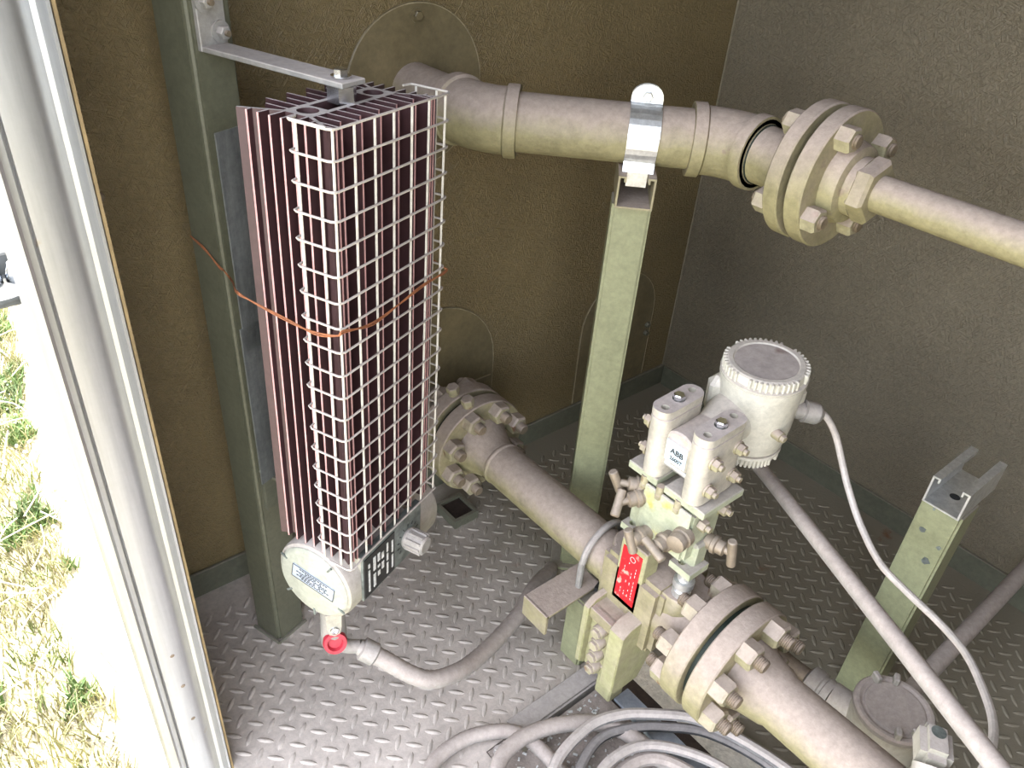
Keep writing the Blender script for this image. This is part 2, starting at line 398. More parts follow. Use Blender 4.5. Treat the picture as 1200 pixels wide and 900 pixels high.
# jamb: aluminium extrusion on the end of the left wall
prof = [(-1.444, -0.350), (-1.444, -0.371), (-1.4455, -0.3735), (-1.4485, -0.3735), (-1.4500, -0.368), (-1.4535, -0.3605), (-1.458, -0.3595), (-1.463, -0.363), (-1.468, -0.367), (-1.475, -0.3685), (-1.490, -0.369), (-1.502, -0.368),
        (-1.504, -0.370), (-1.5045, -0.358), (-1.512, -0.358), (-1.5125, -0.378), (-1.516, -0.381), (-1.526, -0.379), (-1.529, -0.374), (-1.529, -0.366), (-1.50, -0.350)]
jamb = struct('trim_1', MB().prism(prof[::-1], (0, 0, -0.22), X, Y, ROOF + 0.22), M['alu'], base=(-1.49, -0.36, -0.22))
jamb['label'] = 'tall brushed aluminium door jamb with a groove along its outer side'
part('board_edge', MB().box((-1.4425, -0.358, ROOF / 2 - 0.1), (0.003, 0.03, ROOF + 0.2)), M['ply'], jamb, 'raw tan fibreboard edge behind the aluminium lip')
mbx = MB()
for zz in (0.24, 0.16, 0.31): mbx.lathe((-1.478 - random.random() * 0.01, -0.3685, zz), -Y, [(0, 0), (0, 0.0035), (0.001, 0.0025), (0.001, 0)], 10)
part('rivet', mbx, M['stud'], jamb, kind='stuff')

# floor: plate with a cut-out at the front where the base bars lie
HX0, HX1, HY0, HY1 = -1.10, -0.72, -1.10, -0.60
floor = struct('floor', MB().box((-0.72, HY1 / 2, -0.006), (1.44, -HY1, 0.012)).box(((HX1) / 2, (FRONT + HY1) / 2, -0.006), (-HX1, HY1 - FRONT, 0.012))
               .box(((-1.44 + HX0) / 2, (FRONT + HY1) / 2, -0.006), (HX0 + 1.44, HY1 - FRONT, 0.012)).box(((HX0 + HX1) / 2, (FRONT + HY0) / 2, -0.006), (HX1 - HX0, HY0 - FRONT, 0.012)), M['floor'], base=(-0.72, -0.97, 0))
part('under_plate', MB().box(((HX0 + HX1) / 2, (HY0 + HY1) / 2, -0.20), (HX1 - HX0 + .1, HY1 - HY0 + .1, 0.01)), M['opening_shade'], floor)  # pit bottom with its shade painted in
# tread lugs, alternately turned, raised
lug_prof = [(-0.0135, 0), (-0.0125, 0.0), (0.0135, 0)]
def lug_mesh(ang):
    mb = MB(); n = 8
    ca, sa = math.cos(ang), math.sin(ang)
    base, top = [], []
    for k in range(n):
        t = 2 * PI * k / n
        for lst, sx, sy, z in ((base, 0.0150, 0.0046, 0.0), (top, 0.0100, 0.0020, 0.0019)):
            x, y = sx * math.cos(t), sy * math.sin(t)
            lst.append((x * ca - y * sa, x * sa + y * ca, z))
    mb.quads([(base[k], base[(k + 1) % n], top[(k + 1) % n], top[k]) for k in range(n)] + [top])
    bmesh.ops.remove_doubles(mb.bm, verts=mb.bm.verts, dist=1e-5)
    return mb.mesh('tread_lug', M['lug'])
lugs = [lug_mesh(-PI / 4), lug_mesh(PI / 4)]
cells = []
PT = 0.0385
for i in range(int(1.44 / PT)):
    for j in range(int(1.9 / PT)):
        for k in (0, 1):
            x = -1.43 + (i + 0.5 * k) * PT + 0.01; y = -0.005 - (j + 0.5 * k) * PT - 0.012
            if y < -1.9 or y > -0.07 or x > -0.06: continue
            if HX0 - 0.02 < x < HX1 + 0.02 and HY0 - 0.02 < y < HY1 + 0.02: continue
            d = (V((x, y, 0)) - CAM); z = d.dot(fw)
            px = 600 + 930 * d.dot(r2) / z; py = 450 - 930 * d.dot(u2) / z
            vis = 0 < px < 1200 and 0 < py < 900
            cells.append((0 if vis else 1, d.length, x, y, k))
cells.sort()
vs, fs, near = [], [], 0
for c_ in cells:
    if near < 300 and c_[0] == 0:
        inst('tread_lug', lugs[c_[4]], floor, Matrix.Translation((c_[2], c_[3], 0))); near += 1
    else:
        me = lugs[c_[4]]; b0 = len(vs)
        vs += [(v.co.x + c_[2], v.co.y + c_[3], v.co.z) for v in me.vertices]
        fs += [[b0 + q for q in p.vertices] for p in me.polygons]
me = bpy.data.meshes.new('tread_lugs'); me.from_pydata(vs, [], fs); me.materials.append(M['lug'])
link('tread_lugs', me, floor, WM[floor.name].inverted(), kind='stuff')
wb = bpy.data.objects['wall_back']
part('wall_screw', MB().lathe((-1.363, 0, .818), -Y, [(0, 0), (0, .0075), (.003, .006), (.0035, 0)], 14), M['stud'], wb)
# curb angles along the walls
struct('trim_2', MB().cyl((-.0025, -.0025, .06), (-.0025, -.0025, ROOF), .0022, n=6), M['caulk'], base=(-.0025, -.0025, .06))
struct('baseboard_back', MB().box((-0.72, -0.004, 0.029), (1.44, 0.008, 0.062), bev=0.0015), M['curb'], base=(-0.72, 0, 0))
struct('baseboard_right', MB().box((-0.004, FRONT / 2 - 0.006, 0.029), (0.008, -FRONT - 0.012, 0.062), bev=0.0015), M['curb'], base=(0, FRONT / 2, 0))

# outside ground
struct('ground', MB().box((-6.0, 2.0, GZ - 0.05), (14.0, 16.0, 0.1)), M['soil'], base=(-6, 2, GZ))
gp = [(-1.44, -1.7), (-1.56, -1.7), (-1.54, -0.9), (-1.50, -0.25), (-1.515, -0.1), (-1.505, 0.05), (-1.53, 0.2), (-1.535, 0.36), (-1.46, 0.46), (-1.45, 0.62), (-1.46, 0.8), (-1.41, 1.05), (-1.40, 1.25), (-1.34, 1.4), (-1.30, 1.98), (-1.2, 2.6), (-1.05, 3.2), (-0.8, 4.2), (1, 4.2), (1, -1.7)]
gvl = struct('gravel_strip', MB().prism(gp[::-1], (0, 0, GZ - 0.01), X, Y, 0.03), M['gravel'], base=(-1.3, 0.5, GZ))
gp2 = [(-2.3, -3.5), (-5, -3.5), (-5, -0.6), (-2.4, -0.7)]
peb = MB()
for _ in range(160):
    y = random.uniform(-0.3, 1.6); x = -1.44 - random.random() * 0.07
    r = random.uniform(0.002, 0.007)
    peb.lathe((x, y, GZ + 0.018), Z, [(0, r), (r * .6, r * .8), (r, 0)], 6)
part('pebbles', peb, M['gravel'], gvl, kind='stuff')

# grass and weeds beyond the gravel
def blades(n, x0, x1, y0, y1, hmin, hmax, wd, test):
    vs, fs = [], []
    k = 0
    while k < n:
        x, y = random.uniform(x0, x1), random.uniform(y0, y1)
        if not test(x, y): continue
        k += 1
        h = random.uniform(hmin, hmax); a = random.random() * 2 * PI; b = random.random() * 2 * PI; l = random.uniform(0.2, 1.1) * h
        dx, dy = wd * math.cos(a), wd * math.sin(a); b0 = len(vs)
        vs += [(x - dx, y - dy, GZ - 0.002), (x + dx, y + dy, GZ - 0.002), (x + dx * .7 + l * .35 * math.cos(b), y + dy * .7 + l * .35 * math.sin(b), GZ + h * .6),
               (x - dx * .7 + l * .35 * math.cos(b), y - dy * .7 + l * .35 * math.sin(b), GZ + h * .6), (x + l * math.cos(b), y + l * math.sin(b), GZ + h)]
        fs += [(b0, b0 + 1, b0 + 2, b0 + 3), (b0 + 3, b0 + 2, b0 + 4)]
    return vs, fs
edge = gp[2:18]
def gx(y):
    for (xa, ya), (xb, yb) in zip(edge, edge[1:]):
        if ya <= y <= yb: return xa + (xb - xa) * (y - ya) / (yb - ya)
    return -1.5
def raw(name, vf, m, label, cat):
    me = bpy.data.meshes.new(name); me.from_pydata(vf[0], [], vf[1]); me.materials.append(m)
    o = link(name, me); o['label'] = label; o['category'] = cat; o['kind'] = 'stuff'
    return o
patch = lambda x, y: x < gx(y) + 0.012 * math.sin(y * 31) - 0.05
raw('dry_grass', blades(42000, -2.5, -1.2, -0.35, 3.6, 0.012, 0.075, 0.0018, patch), M['grass'], 'sunlit yellow and green grass on the open ground outside', 'grass')
raw('green_weeds', blades(6500, -1.95, -1.36, -0.3, 2.2, 0.015, 0.055, 0.0032, lambda x, y: patch(x, y) and math.sin(x * 17 + 1.3) + math.sin(y * 11 + .4) + math.sin(x * 29 - y * 23) > 0.9), M['leaf'], 'low leafy green weeds among the dry grass outside', 'weeds')
tw = MB()
for _ in range(60):
    y = random.uniform(-0.25, 1.6); x = gx(y) - random.uniform(0.0, 0.4); a = random.random() * 2 * PI; l = random.uniform(0.06, 0.2)
    p = V((x, y, GZ + random.uniform(0.03, 0.09))); q = p + V((l * math.cos(a), l * math.sin(a), random.uniform(-.02, .05)))
    tw.tube([p, p.lerp(q, .5) + V((random.uniform(-.015, .015), random.uniform(-.015, .015), .01)), q], 0.0016, 5, sub=3)
o = single('dry_twigs', tw, M['twig'], 'bleached dry twigs scattered over the grass outside', 'twigs', (-1.6, 0.5, GZ)); o['kind'] = 'stuff'

# latch hardware on the outer side of the jamb
lt = thing('door_latch', 'steel latch bar with two domed chrome nuts outside the aluminium jamb', 'latch', (-1.56, -0.34, 0.86))
part('latch_bar', MB().box((-1.555, -0.29, 0.850), (0.15, 0.060, 0.010), bev=0.002).box((-1.555, -0.258, 0.862), (0.15, 0.006, 0.030), bev=0.002), M['latch'], lt)
part('latch_plate', MB().prism([(x * 0.040, y * 0.020) for x, y in ring(20, 1)], (-1.545, -0.31, 0.855), X, Y, 0.004, 0.001), M['latch'], lt)
for x in (-1.516, -1.542):
    part('dome_nut', MB().lathe((x, -0.285, 0.858), Z, [(0, 0), (0, 0.012), (0.006, 0.012), (0.012, 0.0105), (0.018, 0.007), (0.020, 0)], 20), M['chrome'], lt)

# ------------------------------------------------------------------ green corner column
B0 = V((-1.2763, -0.1985, 0))
TH = math.radians(17); c1 = V((math.cos(TH), math.sin(TH), 0)); c2 = V((math.sin(TH), -math.cos(TH), 0))
Rc = Matrix((c1, -c2, Z)).transposed()
CW = 0.0635
cc = B0 + c1 * CW / 2 - c2 * CW / 2
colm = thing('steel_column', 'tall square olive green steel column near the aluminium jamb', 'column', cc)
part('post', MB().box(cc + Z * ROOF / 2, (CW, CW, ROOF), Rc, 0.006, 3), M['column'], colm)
part('weld_bead', MB().tube([B0 + c2 * .002 - c1 * .002 + Z * .003, B0 + c1 * CW + c2 * .002 + Z * .003], 0.0035, 6).tube([B0 + c2 * .002 - c1 * .002 + Z * .003, B0 - c2 * CW - c1 * .003 + Z * .003], 0.0035, 6), M['column'], colm)

# ------------------------------------------------------------------ finned heater
TH2 = math.radians(22); e1 = V((math.cos(TH2), math.sin(TH2), 0)); e2 = V((math.sin(TH2), -math.cos(TH2), 0))
HT, HB = 1.022, 0.444
hc = B0 + e1 * 0.012 + e2 * 0.203
tilt = math.radians(-1.3)
Rh = Matrix((e1, -e2, Z)).transposed()
Rh = Rh @ Matrix.Rotation(-tilt, 3, 'Y')
# local frame: x along the broad front, y towards the back, origin at the top centre
heater_top = V((hc.x, hc.y, HT))
heater = thing('catalytic_heater', 'tall maroon finned heater in a white wire guard, hung beside the column', 'heater', heater_top, Rh)
HH = HT - HB
HW, HD = 0.0935, 0.062
fin_group = []
def fin(x0, y0, x1, y1, t=0.0026, z0=-HH, z1=0.0):
    """one fin from the core (x0, y0) to its free edge (x1, y1); the free edge is paler, worn and painted as lit"""
    a = V((x0, y0, 0)); b = V((x1, y1, 0)); d = (b - a); ln = d.length; ang = math.atan2(d.y, d.x)
    m = (a + b) / 2; dn = d.normalized()
    f = part('fin', MB().box((m.x, m.y, (z0 + z1) / 2), (ln, t, z1 - z0), Matrix.Rotation(ang, 3, 'Z')), M['fin'], heater, local=True)
    f.data.materials.append(M['fin_edge'])
    for p in f.data.polygons:
        if V(p.normal).dot(dn) > 0.9: p.material_index = 1
# core web with two round bores and square openings
core_o = [(-0.072, -0.019), (0.072, -0.019), (0.072, 0.019), (-0.072, 0.019)]
core = MB().annulus(core_o, [ring(20, 0.0115, c=(-0.054, 0)), ring(20, 0.0115, c=(0.054, 0)), [(-0.038, -0.0125), (0.038, -0.0125), (0.038, 0.0125), (-0.038, 0.0125)]], (0, 0, -0.06), X, Y, 0.06)
core.box((0, 0.0165, -HH / 2 - .03), (0.14, 0.004, HH - .06)).box((0, -0.0165, -HH / 2 - .03), (0.14, 0.004, HH - .06))
for sx in (-1, 1):
    for sy in (-1, 1):
        a = math.atan2(sy * 0.043, sx * 0.0225)
        core.box((sx * 0.0810, sy * 0.0380, -HH / 2), (0.0475, 0.0040, HH), Matrix.Rotation(a, 3, 'Z'))
part('core', core, M['web'], heater, local=True)
nf = 11
for i in range(nf):
    x = -0.078 + i * 0.156 / (nf - 1)
    for sy in (-1, 1):
        if sy == 1 and i == 0: continue
        y0 = 0.018 if abs(x) < 0.072 else 0.018 + (abs(x) - 0.072) * 1.95
        y1 = HD if i % 2 == 0 else HD - 0.014
        fin(x, sy * y0, x, sy * y1)
for sy in (-1, 1):
    for sx in (-1, 1):
        if sx == -1 and sy == 1: continue
        fin(sx * 0.0845, sy * 0.044, sx * 0.0845, sy * (HD - .001))
nl = 9
for j in range(nl):
    y = -0.060 + j * 0.120 / (nl - 1)
    for sx in (-1, 1):
        x0 = 0.071 if abs(y) < 0.018 else 0.071 + (abs(y) - 0.018) * 0.52
        x1 = HW
        if x1 - x0 > 0.0015: fin(sx * x0, y, sx * x1, y)
# wire guard on front and half of both sides
guard = link('wire_guard', MB().tube([(-HW - .010, -HD + .044, .0058), (-HW - .010, -HD - .002, .0058)], 0.0012, 6).mesh('wire_guard', M['wire']), heater)
gx0, gy0 = HW + 0.010, -(HD + 0.009)
gb = 0.004
def hoop(z):
    pts = [(-gx0 + 0.014, gy0 + 0.056, z), (-gx0 + .002, gy0 + 0.054, z), (-gx0, gy0 + 0.050, z), (-gx0, gy0 + 0.006, z), (-gx0 + 0.002, gy0 + 0.002, z), (-gx0 + 0.006, gy0, z), (gx0 - 0.006, gy0, z), (gx0 - .002, gy0 + .002, z), (gx0, gy0 + 0.006, z), (gx0, gy0 + 0.05, z), (gx0 - .002, gy0 + .054, z), (gx0 - .014, gy0 + .056, z)]
    return MB().tube(pts, 0.0014, 6, smooth=False)
NZ = 18
for k in range(NZ + 1):
    zz = 0.0045 - k * 0.0304
    part('wire', hoop(zz), M['wire'], guard, local=True)
zb = 0.0045 - NZ * 0.0304 - 0.032
lip = [(-gx0 + 0.0, gy0 + 0.036, zb), (-gx0, gy0 + 0.006, zb), (-gx0 + 0.002, gy0 + .002, zb), (-gx0 + 0.006, gy0, zb), (-gx0 + .03, gy0, zb + .004), (gx0 - .006, gy0, zb + .002), (gx0, gy0 + .006, zb), (gx0, gy0 + .036, zb)]
part('wire', MB().tube(lip, 0.0016, 6, smooth=False), M['wire'], guard, local=True)
for k in range(7):
    x = -gx0 + 0.004 + k * (2 * gx0 - 0.012) / 6
    part('wire', MB().tube([(x, gy0 + 0.0025, 0.003), (x, gy0 + 0.0025, zb)], 0.0015, 6, smooth=False), M['wire'], guard, local=True)
for sx in (-1, 1):
    for y in (0.018, 0.046):
        part('wire', MB().tube([(sx * (gx0 - .0025), gy0 + y, 0.004), (sx * (gx0 - .0025), gy0 + y, zb)], 0.0015, 6, smooth=False), M['wire'], guard, local=True)
# terminal housing below the fins: drum lying along local x
hz = -0.640
R0 = 0.0655
hou = part('housing', MB().lathe((-0.100, 0, hz), X, [(0, 0.050), (0.0, R0 - 0.008), (0.004, R0 - 0.002), (0.010, R0), (0.214, R0), (0.220, R0 - 0.003), (0.224, R0 - 0.01), (0.224, 0)], 40)
           .box((0.01, 0.0, hz + 0.045), (0.17, 0.09, 0.05), bev=0.01).box((-.012, -0.042, hz + .030), (0.116, 0.05, 0.055), bev=.004), M['cast'], heater, local=True)
cap = part('end_cap', MB().lathe((-0.0995, 0, hz), -X, [(0.0, R0 - 0.006), (0.002, R0 - 0.008), (0.004, R0 - 0.012), (0.004, 0)], 40), M['cap_face'], heater, local=True)
slots = MB()
for a in (0.55, 2.2, 3.6, 4.7, 5.6):
    y, z = 0.056 * math.cos(a), 0.056 * math.sin(a)
    slots.box((-0.1035, y, hz + z), (0.002, 0.012, 0.003), Matrix.Rotation(a, 3, 'X'))
part('slot', slots, M['grey_plate'], cap, local=True)
part('rating_label', MB().box((-0.1042, -0.003, hz + 0.006), (0.0016, 0.074, 0.026), Matrix.Rotation(0.18, 3, 'X'), 0.0004), M['silver_label'], cap, 'silver rectangular rating label', local=True)
pr = MB(); Rl = Matrix.Rotation(0.18, 3, 'X')
for ln, y, z in ((0.050, 0, 0.009), (0.030, 0, 0.0055), (0.060, 0, 0.002), (0.046, 0, -0.0015), (0.058, 0, -0.005), (0.05, 0, -.0085)):
    n = int(ln / 0.0045)
    for k in range(n):
        if random.random() < 0.15: continue
        p = Rl @ V((0, -ln / 2 + (k + .5) * ln / n, z))
        pr.box((-0.1052, -0.003 + p.y, hz + 0.006 + p.z), (0.0006, ln / n * 0.72, 0.0016), Rl)
for z in (-.0125, .0125):
    p = Rl @ V((0, 0, z)); pr.box((-0.1052, -.003 + p.y, hz + .006 + p.z), (.0006, .073, .0008), Rl)
for y in (-.0365, .0365):
    p = Rl @ V((0, y, 0)); pr.box((-0.1052, -.003 + p.y, hz + .006 + p.z), (.0006, .0009, .0255), Rl)
part('label_print', pr, M['black'], cap, local=True)
# front plate: black printed panel and dial
np_ = part('front_plate', MB().box((-0.006, -0.0665, hz + 0.020), (0.140, 0.004, 0.082), bev=0.0008).box((-0.006, -0.063, hz + 0.0615), (0.140, 0.010, 0.002)), M['grey_plate'], heater, 'grey metal front plate', local=True)
part('name_plate', MB().box((-0.039, -0.0690, hz + 0.020), (0.070, 0.0016, 0.074), bev=0.0003), M['black'], np_, 'black name plate with rows of white lettering', local=True)
tx = MB()
for col_i, (x, segs) in enumerate(((-0.064, ((-.030, .012), (.016, .024))), (-0.052, ((-.030, -.004), (.002, .028))), (-0.042, ((-.016, -.006), (0, .006), (.012, .027))), (-0.033, ((-.010, .004), (.010, .022))), (-0.022, ((-.030, -.008), (-.004, .010), (.013, .030))), (-0.010, ((-.028, -.002), (.003, .026))))):
    for z0, z1 in segs:
        z = z0
        while z < z1 - .001:
            h = random.uniform(.003, .007); h = min(h, z1 - z)
            tx.box((x, -0.0702, hz + .020 + z + h / 2), (0.0052 if col_i in (1, 2, 3) else .0035, .0006, h * .85)); z += h
part('plate_print', tx, M['white_print'], np_, local=True)
tick = MB()
for k in range(11):
    a = math.radians(-220 + 260 * k / 10 + 90)
    tick.box((0.030 + .024 * math.sin(a), -.0690, hz + .018 + .024 * math.cos(a)), (.0014, .0006, .005), Matrix.Rotation(a, 3, 'Y'))
part('dial_marks', tick, M['black'], np_, local=True)
kn = MB().lathe((0.030, -0.068, hz + 0.018), -Y, [(0, 0.016), (0.004, 0.0175), (0.006, 0.0155), (0.032, 0.0145), (0.034, 0.012), (0.034, 0)], 24)
for k in range(10):
    a = 2 * PI * k / 10
    kn.box((0.030 + .0155 * math.cos(a), -0.086, hz + .018 + .0155 * math.sin(a)), (.004, .026, .0035), Matrix.Rotation(-a, 3, 'Y'), .0008)
part('knob', kn, M['dusty_steel'], heater, 'fluted grey plastic-looking dial knob', local=True)
# outlet fitting under the drum: union, red inspection plug, elbow
ox, oy = -0.066, 0.0
fit = part('conduit_fitting', MB().lathe((ox, oy, hz - 0.058), -Z, [(0, .010), (0.006, .012), (.010, .019), (.018, .020), (.024, .0185), (.050, .0185), (.075, .0195), (.100, .020), (.108, .016), (.116, .010), (.116, 0)], 24)
           .tube([(ox, oy - .006, hz - .158), (ox + .010, oy - .016, hz - .172), (ox + .022, oy - .028, hz - .178)], .011, 12), M['dusty_steel'], heater, local=True)
part('inspection_plug', MB().lathe((ox - .008, oy - .008, hz - .142), V((-0.64, -0.66, 0.35)), [(0, .017), (.010, .0185), (.016, .017), (.016, .012), (.010, .010), (.010, 0)], 24), M['plug'], fit, 'round red screw plug', local=True)
part('tongue', MB().prism([(-.012, .03), (-.011, .0), (-.008, -.014), (0, -.018), (.008, -.014), (.011, .0), (.012, .03)], (ox - .0122, oy - .0128, hz - .104), V((.718, -.696, 0)), Z, .006, .0008), M['cast'], fit, local=True)
part('screw', MB().lathe((ox - .0162, oy - .0170, hz - .108), V((-.696, -.718, 0)), [(0, .0075), (.003, .0065), (.004, .0035), (.003, .003), (.003, 0)], 14), M['zinc'], fit, local=True)
# mounting plate under the fins, reaching back to the column
part('mounting_bracket', MB().box((0.010, 0.105, -HH + .004), (0.06, 0.13, 0.005), bev=.0008).box((0.010, 0.168, -HH - .035), (0.05, 0.006, 0.08)), M['curb'], heater, local=True)
part('bracket_bolt', MB().hexa((-.01, .12, -HH + .0065), Z, .013, .008), M['nut'], heater, local=True)

# hanger from the column to the top of the heater
AZ = 1.043
hb = thing('hanger_bracket', 'dusty flat steel arm bolted to the column holding the heater by its top', 'bracket', B0 + c1 * .03 + Z * AZ)
up_c = B0 + c1 * .028 + c2 * .0035
arm_end = V((hc.x, hc.y, AZ + .001))
arm_d = (arm_end - (up_c + Z * AZ)); arm_d.z = 0; arm_l = arm_d.length; arm_d.normalize()
arm_s = V((arm_d.y, -arm_d.x, 0)) * -1
Ra = Matrix((arm_d, arm_s, Z)).transposed()
part('arm', MB().box(up_c + Z * AZ + arm_d * (arm_l + .018) / 2, (arm_l + .018, .036, .006), Ra, .001), M['dusty_steel'], hb)
part('upright', MB().box(up_c + Z * (AZ + .075), (.038, .007, .156), Rc, .001), M['dusty_steel'], hb)
for dz, du in ((.016, .009), (.050, -.009)):
    p = up_c + c1 * du + c2 * .0035 + Z * (AZ + dz)
    b_ = part('bolt', MB().hexa(p + c2 * .0025, c2, .013, .009).cyl(p, p + c2 * .0025, .0125), M['dusty_steel'], hb)
    part('bolt_end', MB().cyl(p + c2 * .011, p + c2 * .016, .0035, n=10), M['stud'], b_)
part('coupling_nut', MB().hexa((arm_end.x, arm_end.y, HT + .000), Z, .028, .0195, phase=.35), M['zinc'], hb, 'bright zinc coupling nut')
part('top_bolt', MB().cyl((arm_end.x, arm_end.y, AZ + .004), (arm_end.x, arm_end.y, AZ + .0055), .011, n=16).hexa((arm_end.x, arm_end.y, AZ + .0055), Z, .0135, .007, phase=.5), M['zinc'], hb)

# galvanised strips behind the fins
def strip(z0, z1, du, label):
    p = B0 + e2 * .090 + e1 * (-.064 + .03 + du)
    s_ = single('sheet_strip', MB().box(p + Z * (z0 + z1) / 2, (.060, .0022, z1 - z0), Matrix((e1, -e2, Z)).transposed()), M['strip'], label, 'metal strip', (p.x, p.y, z0), 'galvanised strips behind the heater')
    return s_
strip(.705, .982, 0.0, 'upper galvanised sheet strip standing between the column and the fins')
strip(.486, .740, -.004, 'lower galvanised sheet strip between column and fins, with scraped edge')
# twisted rusty tie wire
hl = lambda x, y, z: tuple(WM[heater.name] @ V((x, y, z)))
tp = [tuple(B0 - c2 * .058 - c1 * .0016 + Z * .800), tuple(B0 - c2 * .030 - c1 * .0025 + Z * .788), tuple(B0 - c2 * .004 - c1 * .0042 + Z * .775), tuple(B0 + c2 * .0042 - c1 * .0035 + Z * .770), tuple(B0 + c2 * .030 - c1 * .012 + Z * .765), hl(-.1065, .0748, -.2043), hl(-.1065, .0539, -.2107), hl(-.1065, -.0014, -.2198), hl(-.107, -.04, -.2196), hl(-.1065, -.069, -.214), hl(-.102, -.0745, -.2105), hl(-.0531, -.0748, -.2199), hl(.0, -.0748, -.218), hl(.0499, -.0748, -.2144), hl(.098, -.0748, -.212), hl(.1055, -.068, -.212), hl(.106, -.04, -.206)]
tp2 = [tuple(V(p) + V((0, 0, .0032 * math.sin(i * 2.1)))) for i, p in enumerate(tp)]
single('tie_wire', MB().tube(tp, .0010, 6).tube(tp2, .0010, 6), M['rust'], 'rusty twisted wire tied round the heater guard to the column', 'wire', tp[3])

# flexible conduit from the heater fitting to the floor behind the meter pipe
end0 = V(hl(ox + .030, oy - .036, hz - .184))
fc = thing('flexible_conduit', 'thick grey conduit curving from the heater fitting across the tread plate', 'conduit', (end0.x, end0.y, 0))
pA = V(hl(ox + .022, oy - .028, hz - .178)); pB = V((-1.166, -.508, .150)); dirn = (pB - pA).normalized()
part('hose', MB().tube([pA + dirn * .03, pB, (-1.11, -.517, .128), (-1.05, -.503, .105), (-.975, -.478, .085), (-.915, -.455, .075), (-.855, -.422, .065), (-.80, -.392, .040), (-.765, -.378, .022), (-.748, -.366, .014)], .0145, 14, ribs=.006), M['flex'], fc)
part('connector', MB().lathe(pA, dirn, [(0, 0), (0, .011), (.006, .013), (.008, .0185), (.030, .0185), (.033, .015), (.033, 0)], 16), M['dusty_steel'], fc)

# ------------------------------------------------------------------ shared fasteners
def fastener_mesh(af, h, r, ln):
    n = MB().hexa((0, 0, 0), Z, af, h).mesh('nut', M['nut'])
    s_ = MB().stud((0, 0, h * .9), Z, r, ln).mesh('stud', M['stud'])
    return n, s_
N3 = fastener_mesh(.037, .025, .0115, .018)
N2 = fastener_mesh(.031, .021, .010, .008)
def fasteners(parent, center, axis, R, n, ph, kit, skip=(), lens=None):
    axis, a1, a2 = perp(axis)
    for k in range(n):
        if k in skip: continue
        t = 2 * PI * k / n + ph
        p = V(center) + R * (math.cos(t) * a1 + math.sin(t) * a2)
        mt = frame(p, axis, a1 * math.cos(random.random()) + a2 * math.sin(random.random() * 6))
        nu = inst('nut', kit[0], parent, mt)
        inst('stud', kit[1], nu, mt)

# ------------------------------------------------------------------ lower meter run (parallel to Y)
PX, PZ, PR = -0.804, 0.244, 0.0435
def AX(y): return V((PX, y, PZ))
FR, FT, FB = 0.105, 0.033, 0.084
up_run = thing('inlet_pipe', 'dusty tan pipe with bolted flanges running out from the back wall low down', 'pipe', (PX, -.35, 0))
part('pipe', MB().lathe(AX(0.0), -Y, [(0, PR), (.245, PR), (.248, PR + .002), (.252, PR + .002), (.255, PR), (.572, PR)], 40), M['pipe'], up_run)
yf = -.182
part('weld_neck', MB().lathe(AX(yf), -Y, [(-.002, .064), (.010, .060), (.022, .053), (.048, PR + .0015), (.056, PR + .0012)], 40), M['pipe'], up_run)
fl = part('flange', MB().lathe(AX(yf), Y, [(0, .05), (0, FR - .002), (.002, FR), (FT - .002, FR), (FT, FR - .002), (FT, .05)], 56), M['pipe'], up_run)
part('gasket', MB().lathe(AX(yf + FT), Y, [(0, .05), (0, .088), (.016, .088), (.016, .05)], 40), M['gasket'], up_run)
fl2 = part('flange', MB().lathe(AX(yf + FT + .016), Y, [(0, .05), (0, FR - .002), (.002, FR), (FT - .002, FR), (FT, FR - .002), (FT, .05)], 56), M['pipe'], up_run)
fasteners(fl, AX(yf), -Y, FB, 8, PI / 8, N3)
fasteners(fl2, AX(yf + FT * 2 + .016), Y, FB, 8, PI / 8, N3)
for f_, yy in ((fl, yf + FT * .5), (fl2, yf + FT * 1.5 + .016)):
    a = math.radians(14); d = V((-math.sin(a), 0, math.cos(a)))
    part('tap_plug', MB().cyl(AX(yy) + d * (FR - .004), AX(yy) + d * (FR + .006), .011).hexa(AX(yy) + d * (FR + .006), d, .023, .014), M['nut'], f_)

# orifice fitting
of = thing('orifice_fitting', 'tan orifice fitting with a bolted plate slot facing the heater', 'pipe fitting', (PX, -.66, 0))
part('barrel', MB().lathe(AX(-.572), -Y, [(0, PR), (.001, .048), (.012, .051), (.13, .051), (.14, .054), (.165, .056), (.192, .064), (.195, 0)], 36), M['pipe'], of)
blk = MB().box((-.796, -.640, .244), (.128, .130, .148), bev=.010, seg=2)
def stadium(p, q, r, n=10):
    p, q = V((*p, 0)), V((*q, 0)); d = (q - p).normalized(); a0 = math.atan2(d.y, d.x); o_ = []
    for k in range(n + 1): a = a0 - PI / 2 + PI * k / n; o_.append((q.x + r * math.cos(a), q.y + r * math.sin(a)))
    for k in range(n + 1): a = a0 + PI / 2 + PI * k / n; o_.append((p.x + r * math.cos(a), p.y + r * math.sin(a)))
    return o_
blk.prism(stadium((-.800, -.600), (-.806, -.712), .040), (0, 0, .262), X, Y, .052, .003)
part('body', blk, M['pipe'], of)
for sx, (y0, y1), nm in ((0, (-.591, -.603), 'far'), (1, (-.652, -.682), 'near')):
    zz = 0.222; d = y0 - y1
    pl = [(-.902, .086), (-.902, .224), (-.885, .236), (-.815, .240), (-.800, .150), (-.835, .075), (-.890, .074)]
    part('side_lip', MB().prism(pl, (0, y0, 0), X, Z, d, .002), M['clamp_paint'], of)
part('plate_slot', MB().box((-.862, -.628, .150), (.05, .052, .150)), M['clamp_paint'], of)
part('lower_bar', MB().box((-.872, -.655, .070), (.036, .036, .070), bev=.003), M['clamp_paint'], of)
part('clamp_bar', MB().box((-.889, -.628, .214), (.016, .050, .022), bev=.001), M['pipe'], of)
